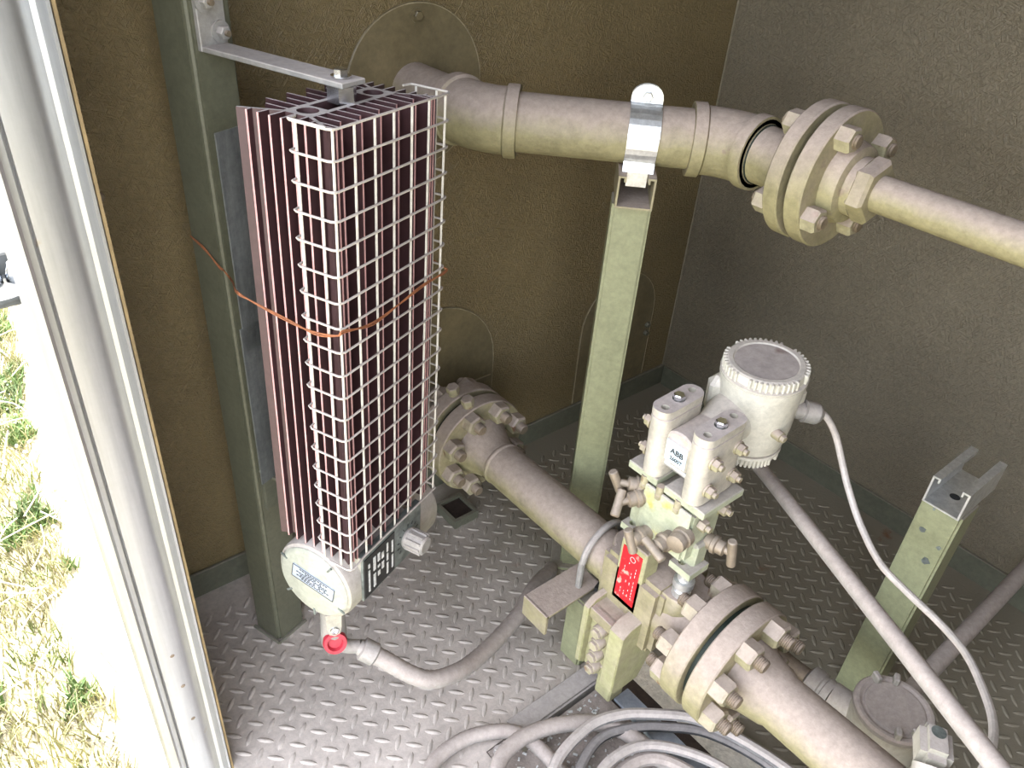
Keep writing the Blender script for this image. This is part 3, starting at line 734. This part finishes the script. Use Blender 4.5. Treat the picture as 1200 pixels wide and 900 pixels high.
for k in range(4):
    z = .190 - k * .031
    part('cap_screw', MB().lathe((-.884, -.630 - .000 * k, z), -X, [(0, 0), (0, .0125), (.016, .0125), (.019, .011), (.019, 0)], 20).hexa((-.903, -.630, z), -X, .017, .006), M['nut'], of)
part('wedge', MB().prism([(-.83, .225), (-.795, .225), (-.795, .300), (-.805, .300)], (0, -.662, 0), X, Z, .018, .002), M['clamp_paint'], of)
# red tagged bar end
tb = part('tag_bar', MB().box((-.842, -.637, .306), (.036, .053, .136), bev=.002), M['clamp_paint'], of, 'square bar end carrying a scuffed red plate')
part('red_plate', MB().box((-.8606, -.637, .306), (.0014, .040, .112)), M['red'], tb, 'scuffed red warning plate')
rp = MB()
for k in range(4):
    y = -.650 + k * .0075
    z = .262
    while z < .335:
        h = random.uniform(.003, .008)
        if random.random() < .5: rp.box((-.8614, y, z + h / 2), (.0003, .0009, h * .7))
        z += h + .001
rp.lathe((-.8613, -.640, .346), -X, [(0, .0055), (.0004, .0055), (.0004, .0047), (0, .0047)], 14)
part('plate_print', rp, M['white_print'], tb)
# pressure tap unions
for (x, y) in ((-.824, -.714), (-.816, -.622)):
    part('tap_union', MB().lathe((x, y, .310), Z, [(0, 0), (0, .0150), (.016, .0150), (.018, .0125), (.022, .0125), (.024, .0165), (.036, .0165), (.038, .012), (.062, .012), (.062, 0)], 20), M['galv'], of, 'blue tinted zinc union')
y1 = -.764
fa = part('flange', MB().lathe(AX(y1), -Y, [(0, .05), (0, FR - .002), (.002, FR), (FT - .002, FR), (FT, FR - .002), (FT, .05)], 56), M['pipe'], of)
part('gasket', MB().lathe(AX(y1 - FT), -Y, [(0, .05), (0, .088), (.011, .088), (.011, .05)], 48), M['gasket'], of)
fasteners(fa, AX(y1), Y, FB, 8, PI / 8, N3)

# outlet pipe, toward the viewer's right
outp = thing('outlet_pipe', 'pale dusty pipe leaving the near flange toward the lower right corner', 'pipe', (PX, -1.1, 0))
y2 = y1 - FT - .011
fb = part('flange', MB().lathe(AX(y2), -Y, [(0, .05), (0, FR - .002), (.002, FR), (FT - .002, FR), (FT, FR - .002), (FT, .05)], 56), M['pipe'], outp)
part('pipe', MB().lathe(AX(y2 - FT), -Y, [(-.002, .064), (.012, .060), (.026, .053), (.060, PR + .003), (.066, PR), (1.095, PR), (1.095, 0)], 40), M['pipe'], outp)
fasteners(fb, AX(y2 - FT), -Y, FB, 8, PI / 8, N3)

# short support post with angle bracket and U-bolt
sup = thing('pipe_stand', 'short sage green stand under the meter pipe with an angle and U-bolt', 'pipe support', (-.833, -.55, 0))
part('post', MB().box((-.832, -.546, .083), (.0635, .050, .166), bev=.004, seg=2), M['green'], sup)
part('angle', MB().box((-.885, -.527, .187), (.128, .060, .006), bev=.001).box((-.947, -.527, .167), (.006, .060, .046), bev=.001), M['pipe'], sup)
ub = [(-.858, -.538, .165), (-.858, -.537, .24)]
for k in range(9):
    a = PI - PI * k / 8
    ub.append((-.804 + .053 * math.cos(a), -.531 + .007 * math.cos(a), .250 + .046 * math.sin(a)))
ub += [(-.751, -.524, .24), (-.751, -.524, .17)]
part('clip', MB().box((-.828, -.560, .194), (.030, .007, .010), Matrix.Rotation(.3, 3, 'Z')), M['hole'], sup)
part('u_bolt', MB().tube(ub, .0062, 10), M['dusty_steel'], sup, 'round bar U-bolt over the pipe')

# base frame around the floor opening
single('flat_bar', MB().box((-.925, -.600, .010), (.235, .034, .010), bev=.001).box((-.925, -.6185, -.03), (.235, .004, .08)), M['dusty_steel'], 'flat dusty steel bar bridging from the cables to the pipe stand', 'steel bar', (-.925, -.6, 0))
single('channel_bar', MB().box((-.838, -.775, .002), (.036, .23, .006), bev=.001).box((-.822, -.775, -.04), (.004, .23, .08)), M['blue_steel'], 'bluish steel channel running under the near flange', 'steel bar', (-.838, -.775, 0))
dp = thing('debris_plate', 'dirty plate strewn with flakes below the green slot bar', 'floor plate', (-.95, -.8, 0))
part('plate', MB().prism([(-1.098, -.602), (-1.05, -.602), (-1.05, -.640), (-1.00, -.640), (-1.00, -.625), (-.86, -.625), (-.86, -1.09), (-1.098, -1.09)][::-1], (0, 0, -.012), X, Y, .012), M['dirt'], dp)
fk = MB()
for _ in range(420):
    x, y = random.uniform(-1.09, -.865), random.uniform(-1.0, -.63)
    r = random.uniform(.001, .004); a = random.random() * PI
    fk.box((x, y, .0012), (r * 2, r, .0015), Matrix.Rotation(a, 3, 'Z'))
part('flakes', fk, M['white_print'], dp, kind='stuff')
part('screw', MB().hexa((-1.082, -.612, 0), Z, .014, .008).cyl((-1.082, -.612, 0), (-1.082, -.612, .002), .010), M['dusty_steel'], dp)

# square floor socket beyond the heater
fs_ = thing('floor_socket', 'small square steel socket with a dark opening on the floor', 'socket', (-.806, -.112, 0))
part('frame', MB().annulus([(-.032, -.036), (.032, -.036), (.032, .036), (-.032, .036)], [[(-.025, -.028), (.025, -.028), (.025, .028), (-.025, .028)]], (-.806, -.112, 0), X, Y, .022), M['curb'], fs_)
part('opening', MB().box((-.806, -.112, .010), (.051, .057, .012)), M['opening_shade'], fs_)  # dark fill painting the shade inside the socket

# coiled conduits and cables in the foreground
def hose(name, pts, r, m, label, cat, ribs=None, grp=None):
    return single(name, MB().tube(pts, r, 12 if ribs else 9, ribs=ribs, amp=.03), m, label, cat, pts[len(pts) // 2], grp)
hose('flexible_conduit', [(-1.26, -.70, .018), (-1.235, -.62, .018), (-1.195, -.575, .018), (-1.135, -.567, .018), (-1.085, -.582, .018), (-1.045, -.615, .020), (-1.03, -.67, .016), (-1.035, -.75, .016), (-1.08, -.85, .016)], .0125, M['flex'], 'outermost ribbed grey conduit loop on the floor at the bottom edge', 'conduit', .0040)
hose('flexible_conduit', [(-1.16, -.78, .035), (-1.145, -.70, .036), (-1.115, -.648, .037), (-1.063, -.633, .038), (-1.00, -.646, .036), (-.935, -.682, .032), (-.90, -.73, .028), (-.885, -.80, .022), (-.89, -.9, .016)], .0135, M['flex'], 'second ribbed conduit loop, arching over the flat bar', 'conduit', .0040)
hose('cable', [(-1.13, -.86, .048), (-1.10, -.78, .052), (-1.055, -.712, .055), (-.968, -.693, .058), (-.905, -.708, .058), (-.85, -.745, .056), (-.80, -.79, .052), (-.765, -.86, .048), (-.74, -.95, .042), (-.73, -1.05, .03)], .0095, M['cable'], 'topmost dusty grey cable loop of the coil', 'cable', grp='cables of the floor coil')
hose('cable', [(-1.11, -.87, .03), (-1.07, -.79, .032), (-1.03, -.74, .035), (-.955, -.712, .036), (-.895, -.728, .036), (-.84, -.765, .034), (-.79, -.815, .032), (-.755, -.90, .03), (-.74, -1.0, .02)], .0085, M['black_cable'], 'dark cable loop lying just inside the topmost grey one', 'cable', grp='cables of the floor coil')
hose('cable', [(-1.10, -.90, .05), (-1.06, -.81, .052), (-1.005, -.764, .052), (-.955, -.756, .052), (-.905, -.770, .050), (-.86, -.81, .045), (-.825, -.87, .04), (-.81, -.95, .03)], .0090, M['cable'], 'middle scuffed grey cable loop of the coil', 'cable', grp='cables of the floor coil')
hose('cable', [(-1.09, -.93, .03), (-1.06, -.86, .032), (-1.02, -.80, .034), (-.96, -.773, .034), (-.90, -.790, .034), (-.865, -.85, .03), (-.85, -.92, .02)], .0110, M['flex'], 'innermost pale cable loop over the debris plate', 'cable', grp='cables of the floor coil')

# ------------------------------------------------------------------ manifold and transmitter on the orifice taps
mf = thing('valve_manifold', 'greenish five valve manifold block with bronze T handles above the orifice fitting', 'valve manifold', (-.82, -.668, .37))
part('block', MB().box((-.815, -.668, .445), (.074, .098, .098), bev=.006, seg=2).box((-.8535, -.672, .474), (.006, .088, .044), bev=.002), M['manifold'], mf)
for y in (-.612, -.714):
    part('foot', MB().annulus([(-.022, -.020), (.022, -.020), (.022, .020), (-.022, .020)], [ring(14, .006, c=(-.010, .006))], (-.824, y, .372), X, Y, .012).box((-.815, y + (.01 if y > -.66 else -.0), .40), (.030, .022, .05), bev=.004), M['manifold'], mf)
for y0, y1_ in ((-.592, -.648), (-.662, -.735)):
    part('top_plate', MB().box((-.811, (y0 + y1_) / 2, .509), (.092, abs(y1_ - y0), .013), bev=.0015), M['manifold'], mf)
for y in (-.655, -.690, -.625):
    part('cap_screw', MB().cyl((-.854, y, .492), (-.854, y, .508), .006, n=12).hexa((-.854, y, .485), Z, .012, .008), M['nut'], mf)
def tvalve(p, d, hd, ln, b=.030, r=.0085, hl=.042):
    """bonnet from p along d; T bar along hd"""
    p, d, hd = V(p), V(d).normalized(), V(hd).normalized()
    v_ = part('valve', MB().lathe(p, d, [(0, 0), (0, .0125), (b * .35, .0125), (b * .4, .015), (b * .6, .015), (b * .65, .0115), (b, .0115), (b + .002, .006), (ln, .006), (ln, 0)], 16), M['bronze'], mf)
    q = p + d * (ln - .002)
    part('handle', MB().cyl(q - hd * hl * .5, q + hd * hl * .5, .0072, n=14, bev=.0015), M['bronze'], v_)
tvalve((-.846, -.628, .466), (-.8, .30, -.1), (.62, .35, .62), .048)
tvalve((-.838, -.622, .474), (-.75, .65, .1), (.25, -.35, -.9), .050)
tvalve((-.850, -.648, .408), (-.95, .12, -.1), (.1, -.35, -.9), .036)
tvalve((-.852, -.690, .432), (-.95, .0, -.05), (.05, .95, .25), .040)
part('bonnet', MB().lathe((-.852, -.712, .455), V((-1, -.15, 0)), [(0, .016), (.012, .016), (.013, .013), (.018, .013), (.019, .015), (.028, .014), (.030, .008), (.030, 0)], 16), M['bronze'], mf)
tvalve((-.800, -.718, .420), (.15, -.95, .05), (.12, -.1, -.95), .044, hl=.05)
for x, z in ((-.785, .478), (-.830, .470)):
    part('gland_bolt', MB().hexa((x, -.718, z), -Y, .017, .012).cyl((x, -.730, z), (x, -.737, z), .005, n=10), M['nut'], mf)

# transmitter, tilted a little toward the jamb
tp_ = V((-.815, -.668, .516))
Rt = Matrix.Rotation(math.radians(-3.5), 3, 'Y')
tm = thing('pressure_transmitter', 'cream pressure transmitter with a ribbed round cover above the manifold', 'transmitter', tp_, Rt)
def TL(x, y, z): return V((x + .815, y + .668, z - .516))
def oval(w, d, n=8):
    o_ = []
    for k in range(n + 1): a = -PI / 2 + PI * k / n; o_.append((w / 2 - d / 2 + d / 2 * math.cos(a) * .9, d / 2 * math.sin(a)))
    for k in range(n + 1): a = PI / 2 + PI * k / n; o_.append((-(w / 2 - d / 2) + d / 2 * math.cos(a) * .9, d / 2 * math.sin(a)))
    return o_
ov = oval(.092, .034)
for y in (-.632, -.706):
    fl_ = part('process_flange', MB().annulus(ov, [ring(14, .0058, c=(-.030, -.002)), ring(14, .0058, c=(.030, .002)), ring(14, .0095, c=(0, 0))], TL(-.818, y, .627), X, Y, .012)
               .prism(ov, TL(-.818, y, .518), X, Y, .1092, .003), M['tx_cell'], tm, local=True)
    part('plug', MB().cyl(TL(-.818, y, .626), TL(-.818, y, .636), .0088, n=16).hexa(TL(-.818, y, .636), Z, .0145, .011, phase=.4), M['zinc'], fl_, local=True)
    sgn = -1 if y < -.66 else 1
    for dx in (-.026, .026):
        for z in (.548, .598):
            yy = y + sgn * .017
            part('bolt', MB().cyl(TL(-.818 + dx, yy, z), TL(-.818 + dx, yy + sgn * .003, z), .0105, n=16).hexa(TL(-.818 + dx, yy + sgn * .003, z), Y * sgn, .0155, .009, phase=random.random()).cyl(TL(-.818 + dx, yy + sgn * .011, z), TL(-.818 + dx, yy + sgn * .017, z), .0045, n=10), M['nut'], fl_, local=True)
for dx in (-.026, .026):
    for z in (.548, .598):
        part('through_bolt', MB().cyl(TL(-.818 + dx, -.690, z), TL(-.818 + dx, -.648, z), .0052, n=12), M['galv'], tm, local=True)
part('sensor_cell', MB().cyl(TL(-.850, -.669, .585), TL(-.775, -.669, .585), .029, n=28, bev=.003).box(TL(-.835, -.669, .578), (.036, .040, .044), bev=.003), M['tx_cell'], tm, local=True)
lb = part('maker_label', MB().box(TL(-.8536, -.669, .580), (.0014, .037, .036), bev=.0003), M['blue_label'], tm, 'pale blue label with dark lettering', local=True)
def text(body, size, name, m, parent, mtx):
    cu = bpy.data.curves.new(name, 'FONT'); cu.body = body; cu.size = size; cu.align_x = 'CENTER'; cu.extrude = .0002; cu.offset = size * .02
    o = bpy.data.objects.new(name, cu); col.objects.link(o)
    dg = bpy.context.evaluated_depsgraph_get(); me = bpy.data.meshes.new_from_object(o.evaluated_get(dg))
    bpy.data.objects.remove(o); bpy.data.curves.remove(cu); me.materials.clear(); me.materials.append(m); me.name = name
    return link(name, me, parent, mtx)
def tfr(p): return Matrix(((0, 0, -1, p.x), (-1, 0, 0, p.y), (0, 1, 0, p.z), (0, 0, 0, 1)))
text('ABB', .0125, 'lettering', M['black'], lb, tfr(TL(-.8545, -.671, .579)))
text('2600T', .0085, 'lettering', M['black'], lb, tfr(TL(-.8545, -.671, .5675)))
# neck and housing
part('neck', MB().lathe(TL(-.790, -.669, .590), X, [(0, .024), (.012, .027), (.03, .034), (.07, .041), (.10, .045), (.11, 0)], 28), M['tx'], tm, local=True)
HCX, HCY, HZ0, HZ1 = -.690, -.677, .532, .654
hs = part('housing', MB().lathe(TL(HCX, HCY, HZ0), Z, [(0, 0), (0, .046), (.004, .050), (.015, .052), (.04, .056), (.08, .058), (.107, .060), (.117, .0615), (.122, .0615), (.122, 0)], 44)
          .box(TL(HCX + .048, HCY - .020, .600), (.03, .05, .06), bev=.01).box(TL(HCX - .03, HCY + .045, .605), (.05, .03, .07), bev=.012), M['tx'], tm, local=True)
def cover(z, d, r, nm):
    c_ = MB().lathe(TL(HCX, HCY, z), Z * d, [(0, 0), (0, r), (.004, r + .001), (.006, r - .004), (.018, r - .005), (.020, r - .008), (.020, r - .014), (.018, r - .016), (.018, 0)], 44)
    cv = part(nm, c_, M['tx'], tm, local=True)
    ribs = MB()
    for k in range(48):
        a = 2 * PI * k / 48
        if (k % 12) in (0, 1): continue
        ribs.box(TL(HCX + (r - .004) * math.cos(a), HCY + (r - .004) * math.sin(a), z + d * .012), (.007, .0042, .015), Matrix.Rotation(a, 3, 'Z'), .0012)
    part('rib_ring', ribs, M['tx'], cv, local=True)
    return cv
cv = cover(HZ1, 1, .0610, 'cover')
part('cover_face', MB().lathe(TL(HCX, HCY, HZ1 + .0178), Z, [(0, .0445), (.0006, .0445), (.0008, 0)], 36), M['tx_top'], cv, 'dusty flat top with brown stains', local=True)
cover(HZ0, -1, .050, 'lower_cover')
part('ground_screw', MB().cyl(TL(HCX - .02, HCY - .050, .585), TL(HCX - .022, HCY - .064, .585), .008, n=14).hexa(TL(HCX - .022, HCY - .064, .585), V((-.1, -1, 0)), .010, .006), M['nut'], tm, local=True)
gd = V((.72, -.62, -.22)).normalized(); gp0 = TL(HCX + .038, HCY - .034, .592)
gl = part('cable_gland', MB().lathe(gp0, gd, [(0, 0), (0, .014), (.016, .014), (.017, .0125), (.020, .0125), (.021, .0175), (.042, .0165), (.048, .012), (.052, .007), (.052, 0)], 12), M['dusty_steel'], tm, local=True)
ge = WM[tm.name] @ (gp0 + gd * .050)
sig = [tuple(ge - V(WM[tm.name].to_3x3() @ gd) * .012), tuple(ge)]
single_cable_pts = sig

# ------------------------------------------------------------------ upper pipe
UZ = .908
pl1 = thing('pipe_flashing', 'large round fibreglass cover plate on the back wall around the upper pipe', 'cover plate', (-.843, -.004, .91))
part('disc', MB().lathe((-.843, 0, .909), -Y, [(0, 0), (0, .134), (.0022, .134), (.0035, .1325), (.0035, 0)], 72), M['plate'], pl1)
part('worn_edge', MB().lathe((-.843, -.0005, .909), -Y, [(.003, .1335), (.0036, .1335), (.0036, .1320), (.003, .1320)], 72), M['plate_edge'], pl1)
for a in (90, 210, 330):
    a = math.radians(a)
    p = V((-.843 + .114 * math.cos(a), -.0035, .909 + .114 * math.sin(a)))
    part('bolt', MB().cyl(p, p - Y * .002, .0115, n=16).hexa(p - Y * .002, -Y, .014, .006), M['plate'], pl1)
def arch_plate(name, label, x0, x1, top, seam):
    w_ = (x1 - x0) / 2; cx = (x0 + x1) / 2; h = top - w_
    o_ = [(-w_, .064), (w_, .064)] + [(w_ * math.cos(PI * k / 16), h + w_ * math.sin(PI * k / 16)) for k in range(17)]
    t = thing(name, label, 'cover plate', (cx, 0, .064), group=None)
    part('sheet', MB().prism(o_, (cx, 0, 0), X, Z, .004), M['plate'], t)
    part('worn_edge', MB().tube([(cx + x, -.0042, z) for x, z in o_[1:]] + [(cx - w_, -.0042, .064)], .0011, 4, smooth=False), M['plate_edge'], t)
    if seam is not None:
        part('seam', MB().box((cx, -.0045, seam), (x1 - x0 - .01, .002, .003)), M['plate_edge'], t)
    for z in (.20, .225):
        part('bolt', MB().cyl((x1 - .014, -.004, z), (x1 - .014, -.006, z), .009, n=14).hexa((x1 - .014, -.006, z), -Y, .012, .006), M['curb'], t)
arch_plate('pipe_flashing', 'arched cover plate low on the back wall behind the far flange', -.97, -.638, .473, .262)
arch_plate('pipe_flashing', 'arched blank cover plate low on the back wall behind the tall post', -.360, -.096, .405, None)
up_p = thing('gas_pipe', 'upper tan pipe with two elbows ending in a four bolt flange', 'pipe', (-.7, -.3, UZ))
D = V((1, -1, 0)).normalized()
P0, P1_, P2_ = V((-.848, 0, UZ)), V((-.848, -.180, UZ)), V((-.577, -.451, UZ))
UR = .0445
part('wall_pipe', MB().cyl(P0, P1_ - Y * -.035, UR, n=40), M['pipe'], up_p)
def arc(Pc, d0, d1, s, n=8):
    a = Pc - d0 * s; b = Pc + d1 * s
    return [a.lerp(Pc, t).lerp(Pc.lerp(b, t), t) for t in [k / n for k in range(n + 1)]]
def elbow(Pc, d0, d1, s):
    pts = arc(Pc, d0, d1, s)
    mb = MB().tube([Pc - d0 * (s + .02)] + pts + [Pc + d1 * (s + .02)], UR + .006, 36, smooth=False)
    for q, d_ in ((Pc - d0 * (s + .02), d0), (Pc + d1 * (s + .02), -d1)):
        mb.lathe(q, d_, [(0, UR), (0, UR + .010), (.004, UR + .0105), (.018, UR + .0105), (.021, UR + .006)], 36)
    return mb
part('elbow', elbow(P1_, -Y, D, .042), M['pipe'], up_p, 'forty five degree elbow near the wall')
part('pipe', MB().cyl(P1_ + D * .05, P2_ - D * .05, UR, n=40), M['pipe'], up_p)
el2 = elbow(P2_, D, -Y, .040)
part('elbow', el2, M['pipe'], up_p)
part('nipple', MB().cyl(P2_ - Y * .05, P2_ - Y * .165, UR - .0025, n=36), M['pipe'], up_p)
part('joint_compound', MB().lathe(P2_ - Y * .0615, -Y, [(0, UR - .001), (.002, UR - .001), (.002, UR - .005), (0, UR - .005)], 36), M['gasket'], up_p)
FC = V((-.577, 0, .911))
UFR, UFB = .095, .076
def uf(y0, y1_, nm='flange'):
    return part(nm, MB().lathe((FC.x, y0, FC.z), -Y, [(0, .03), (0, UFR - .002), (.002, UFR), (y0 - y1_ - .002, UFR), (y0 - y1_, UFR - .002), (y0 - y1_, .03)], 56), M['pipe'], up_p)
u1 = uf(-.584, -.607)
u2_ = uf(-.618, -.643)
part('gasket', MB().lathe((FC.x, -.607, FC.z), -Y, [(0, .03), (0, .072), (.011, .072), (.011, .03)], 40), M['gasket'], up_p)
fasteners(u1, (FC.x, -.584, FC.z), Y, UFB, 4, PI / 4 + .25, N2)
fasteners(u2_, (FC.x, -.643, FC.z), -Y, UFB, 4, PI / 4 - .25, N2)
part('hub', MB().lathe((FC.x, -.643, FC.z), -Y, [(-.002, .058), (.010, .056), (.020, .052), (.022, .046), (.022, 0)], 36).lathe((FC.x, -.665, FC.z), -Y, [(0, .040), (.012, .040), (.012, 0)], 30), M['pipe'], up_p)
part('hex_bushing', MB().lathe((FC.x, -.674, FC.z), -Y, [(0, 0), (0, .041), (.003, .044), (.020, .044), (.024, .039), (.024, 0)], 6, phase=.3), M['pipe'], up_p)
part('small_pipe', MB().cyl((FC.x, -.695, FC.z), (FC.x + .008, FRONT + .02, FC.z), .0245, n=32), M['pipe'], up_p)

# support post of the upper pipe (turned 45 degrees)
Dp = V((1, 1, 0)).normalized()
R45 = Matrix((D, Dp, Z)).transposed()
us = V((-.655, -.342, 0))
# align under the pipe axis
us = P1_ + D * ((us - P1_).dot(D)); us.z = 0
post1 = thing('pipe_post', 'tall pale green square post carrying the upper pipe in a clamp', 'pipe support', us)
TOPZ = UZ - UR - .052
part('post', MB().box(us + Z * (TOPZ + .0) / 2 - Dp * .006, (.062, .062, TOPZ), R45, .005, 2), M['green'], post1)
part('base_plate', MB().box(us + Z * .004, (.10, .10, .008), R45, .001), M['green'], post1)
def strut_poly():
    w, h, t, l = .0285, .050, .003, .012
    return [(-w, 0), (w, 0), (w, h), (w - l, h), (w - l, h - .009), (w - l + t, h - .009), (w - l + t, h - t), (w - t, h - t), (w - t, t), (-w + t, t), (-w + t, h - t), (-w + l - t, h - t), (-w + l - t, h - .009), (-w + l, h - .009), (-w + l, h), (-w, h)]
def strut(center, d, s_, ln):
    """open channel along d, mouth up"""
    o = V(center) + V(d) * ln / 2
    return MB().prism(strut_poly(), o, s_, Z, ln)
part('strut_channel', strut(us + Z * TOPZ - Dp * .0, Dp, D, .125), M['pipe'], post1, 'open steel channel across the post top')
cl = thing('pipe_clamp', 'bright galvanised strap clamp over the upper pipe at its post', 'pipe clamp', us + Z * TOPZ)
pc = us + Z * UZ
def strap(side):
    pts = []
    r = UR + .002
    pts.append(V((side * .036, TOPZ + .028 - UZ))); pts.append(V((side * .040, TOPZ + .050 - UZ)))
    a0 = -0.75
    for k in range(13):
        a = a0 + (PI / 2 - .12 - a0) * k / 12
        pts.append(V((side * r * math.cos(a), r * math.sin(a))))
    pts.append(V((side * .0035, r + .004))); pts.append(V((side * .0035, r + .009)))
    mb = MB(); wd = .0235
    t = .0022
    for a, b in zip(pts, pts[1:]):
        d = (b - a).normalized(); n_ = V((d.y, -d.x)) * side * t
        w2 = wd if a.y > -.048 else .0155
        q = []
        for p_ in (a - d * .0004, b + d * .0004):
            for o_ in (V((0, 0)), n_):
                for sg in (-1, 1):
                    q.append(mb.bm.verts.new(pc + Dp * (p_.x + o_.x) + Z * (p_.y + o_.y) + D * sg * w2))
        for f in ((0, 1, 5, 4), (2, 6, 7, 3), (0, 4, 6, 2), (1, 3, 7, 5), (0, 2, 3, 1), (4, 5, 7, 6)): mb.bm.faces.new([q[i] for i in f])
    # rounded ear
    e = pc + Dp * side * .0035 + Z * (r + .009)
    mb.prism([(wd * math.cos(PI * k / 10), wd * .8 * math.sin(PI * k / 10)) for k in range(11)], e - Dp * (.0011), D, Z, -.0022)
    return mb
for s_ in (-1, 1): part('strap', strap(s_), M['galv'], cl)
eb = pc + Z * (UR + .013)
part('clamp_bolt', MB().hexa(eb - Dp * .006, -Dp, .013, .006).cyl(eb - Dp * .007, eb + Dp * .016, .004, n=10), M['galv'], cl)

# second post with open strut channel at the right
p2 = V((-.461, -.915, 0))
post2 = thing('pipe_post', 'sage green square post at the right topped by an empty steel channel', 'pipe support', p2)
T2 = .470
part('post', MB().box(p2 + Z * T2 / 2 + X * .0, (.0635, .0625, T2), None, .004, 2), M['green'], post2)
part('strut_channel', strut(p2 + Z * T2 + X * .020, X, -Y, .125), M['galv'], post2, 'short open galvanised channel with curled lips')
part('bolt_hole', MB().lathe(p2 + Z * (T2 + .0027) + X * .005, Z, [(0, 0), (0, .008), (.0004, .008), (.0004, 0)], 16), M['hole'], post2)
chip = MB()
for dy, z, r in ((.012, .415, .006), (-.02, .40, .004), (-.012, .365, .007), (.01, .46, .003)):
    chip.prism([(x * random.uniform(.6, 1.2), y * random.uniform(.6, 1.2)) for x, y in ring(9, r)], p2 + V((-.0319, dy, z)), -Y, Z, .0004)
part('paint_chip', chip, M['grey_plate'], post2)

# ------------------------------------------------------------------ round conduit box and conduits on the right
JX, JY, JZ = -.640, -1.012, .200
jb = thing('junction_box', 'round cast conduit box with a lugged screw cover beside the outlet pipe', 'junction box', (JX, JY, JZ - .08))
part('body', MB().lathe((JX, JY, JZ - .085), Z, [(0, 0), (0, .045), (.012, .055), (.072, .0575), (.085, .0575), (.085, 0)], 40).cyl((JX, JY, JZ - .05), (JX - .01, JY + .085, JZ - .05), .024, n=24), M['cast'], jb)
cvr = part('cover', MB().lathe((JX, JY, JZ), Z, [(-.004, .058), (.0, .060), (.006, .060), (.010, .057), (.010, .052), (.007, .0475), (.007, .0455), (.010, .044), (.010, 0)], 48), M['flex'], jb, 'dusty round cover with four raised lugs')
for a in (28, 64, 212, 244):
    a = math.radians(a)
    part('lug', MB().box((JX + .050 * math.cos(a), JY + .050 * math.sin(a), JZ + .015), (.016, .009, .016), Matrix.Rotation(a, 3, 'Z'), .002), M['cast'], cvr)
el = thing('conduit_nipple', 'short brownish conduit with a ribbed union running behind the near flange into the round box', 'conduit', (-.66, -.9, JZ - .05))
qa, qb = V((-.650, -.927, JZ - .050)), V((-.66, -.70, JZ - .050))
part('conduit', MB().cyl(qa, qb, .0135, n=18), M['stud'], el)
part('union', MB().lathe(qa - Y * .0, V((0, 1, 0)), [(0, 0), (0, .022), (.012, .023), (.014, .020), (.018, .020), (.020, .0245), (.040, .0235), (.044, .016), (.044, 0)], 16), M['dusty_steel'], el)
cd = V((-.88, -1.12, .51)) - V((-.58, -.65, .416)); cd.normalize()
c0 = V((-.58, -.65, .416))
single('conduit', MB().tube([(-.640, -.655, .500), (-.610, -.648, .455), (-.592, -.655, .425)] + [tuple(c0 + cd * t) for t in (.05, .2, .4, .58, .8)], .0118, 14), M['flex'], 'straight grey conduit slanting down from behind the transmitter to the lower right', 'conduit', (-.58, -.65, .416))
single('conduit', MB().cyl((JX + .05, -1.004, JZ - .05), (-.0, -1.004, JZ - .05), .0150, n=20), M['flex'], 'grey conduit running from the round box to the right wall', 'conduit', (-.3, -1.004, JZ - .05))
# small hub fitting by the bottom edge
sf = thing('conduit_hub', 'pale cast conduit elbow with an open bore at the bottom edge', 'conduit fitting', (-.82, -1.10, .36))
hbp = V((-.846, -1.096, .417))
part('body', MB().box(hbp, (.050, .036, .040), Matrix.Rotation(.5, 3, 'Z'), .008, 2).cyl(hbp - V((.02, .012, .004)), hbp - V((.055, .03, .03)), .022, n=18), M['cast'], sf)
part('bore', MB().lathe(hbp + V((.008, .004, .0203)), Z, [(0, 0), (0, .0085), (.0004, .0085), (.0004, 0)], 18), M['grey_plate'], sf)
part('riser', MB().cyl(hbp - V((0, .006, .016)), (-.95, -1.5, .0), .012, n=16), M['flex'], sf)

# signal cable of the transmitter
gdw = WM[tm.name].to_3x3() @ gd
single('signal_cable', MB().tube([tuple(ge - gdw * .012), tuple(ge + gdw * .006), (-.594, -.762, .558), (-.592, -.785, .520), (-.6024, -.8108, .4929), (-.6224, -.8554, .4599), (-.6429, -.9072, .4363), (-.6507, -.9586, .4258), (-.6646, -1.0119, .425), (-.6949, -1.0577, .434), (-.7363, -1.0955, .4408), (-.7835, -1.1255, .4505), (-.8399, -1.1415, .4666), (-.8961, -1.1478, .4756)], .0052, 10), M['signal'],
       'thin pale cable hanging from the transmitter gland in a long curve', 'cable', tuple(ge))
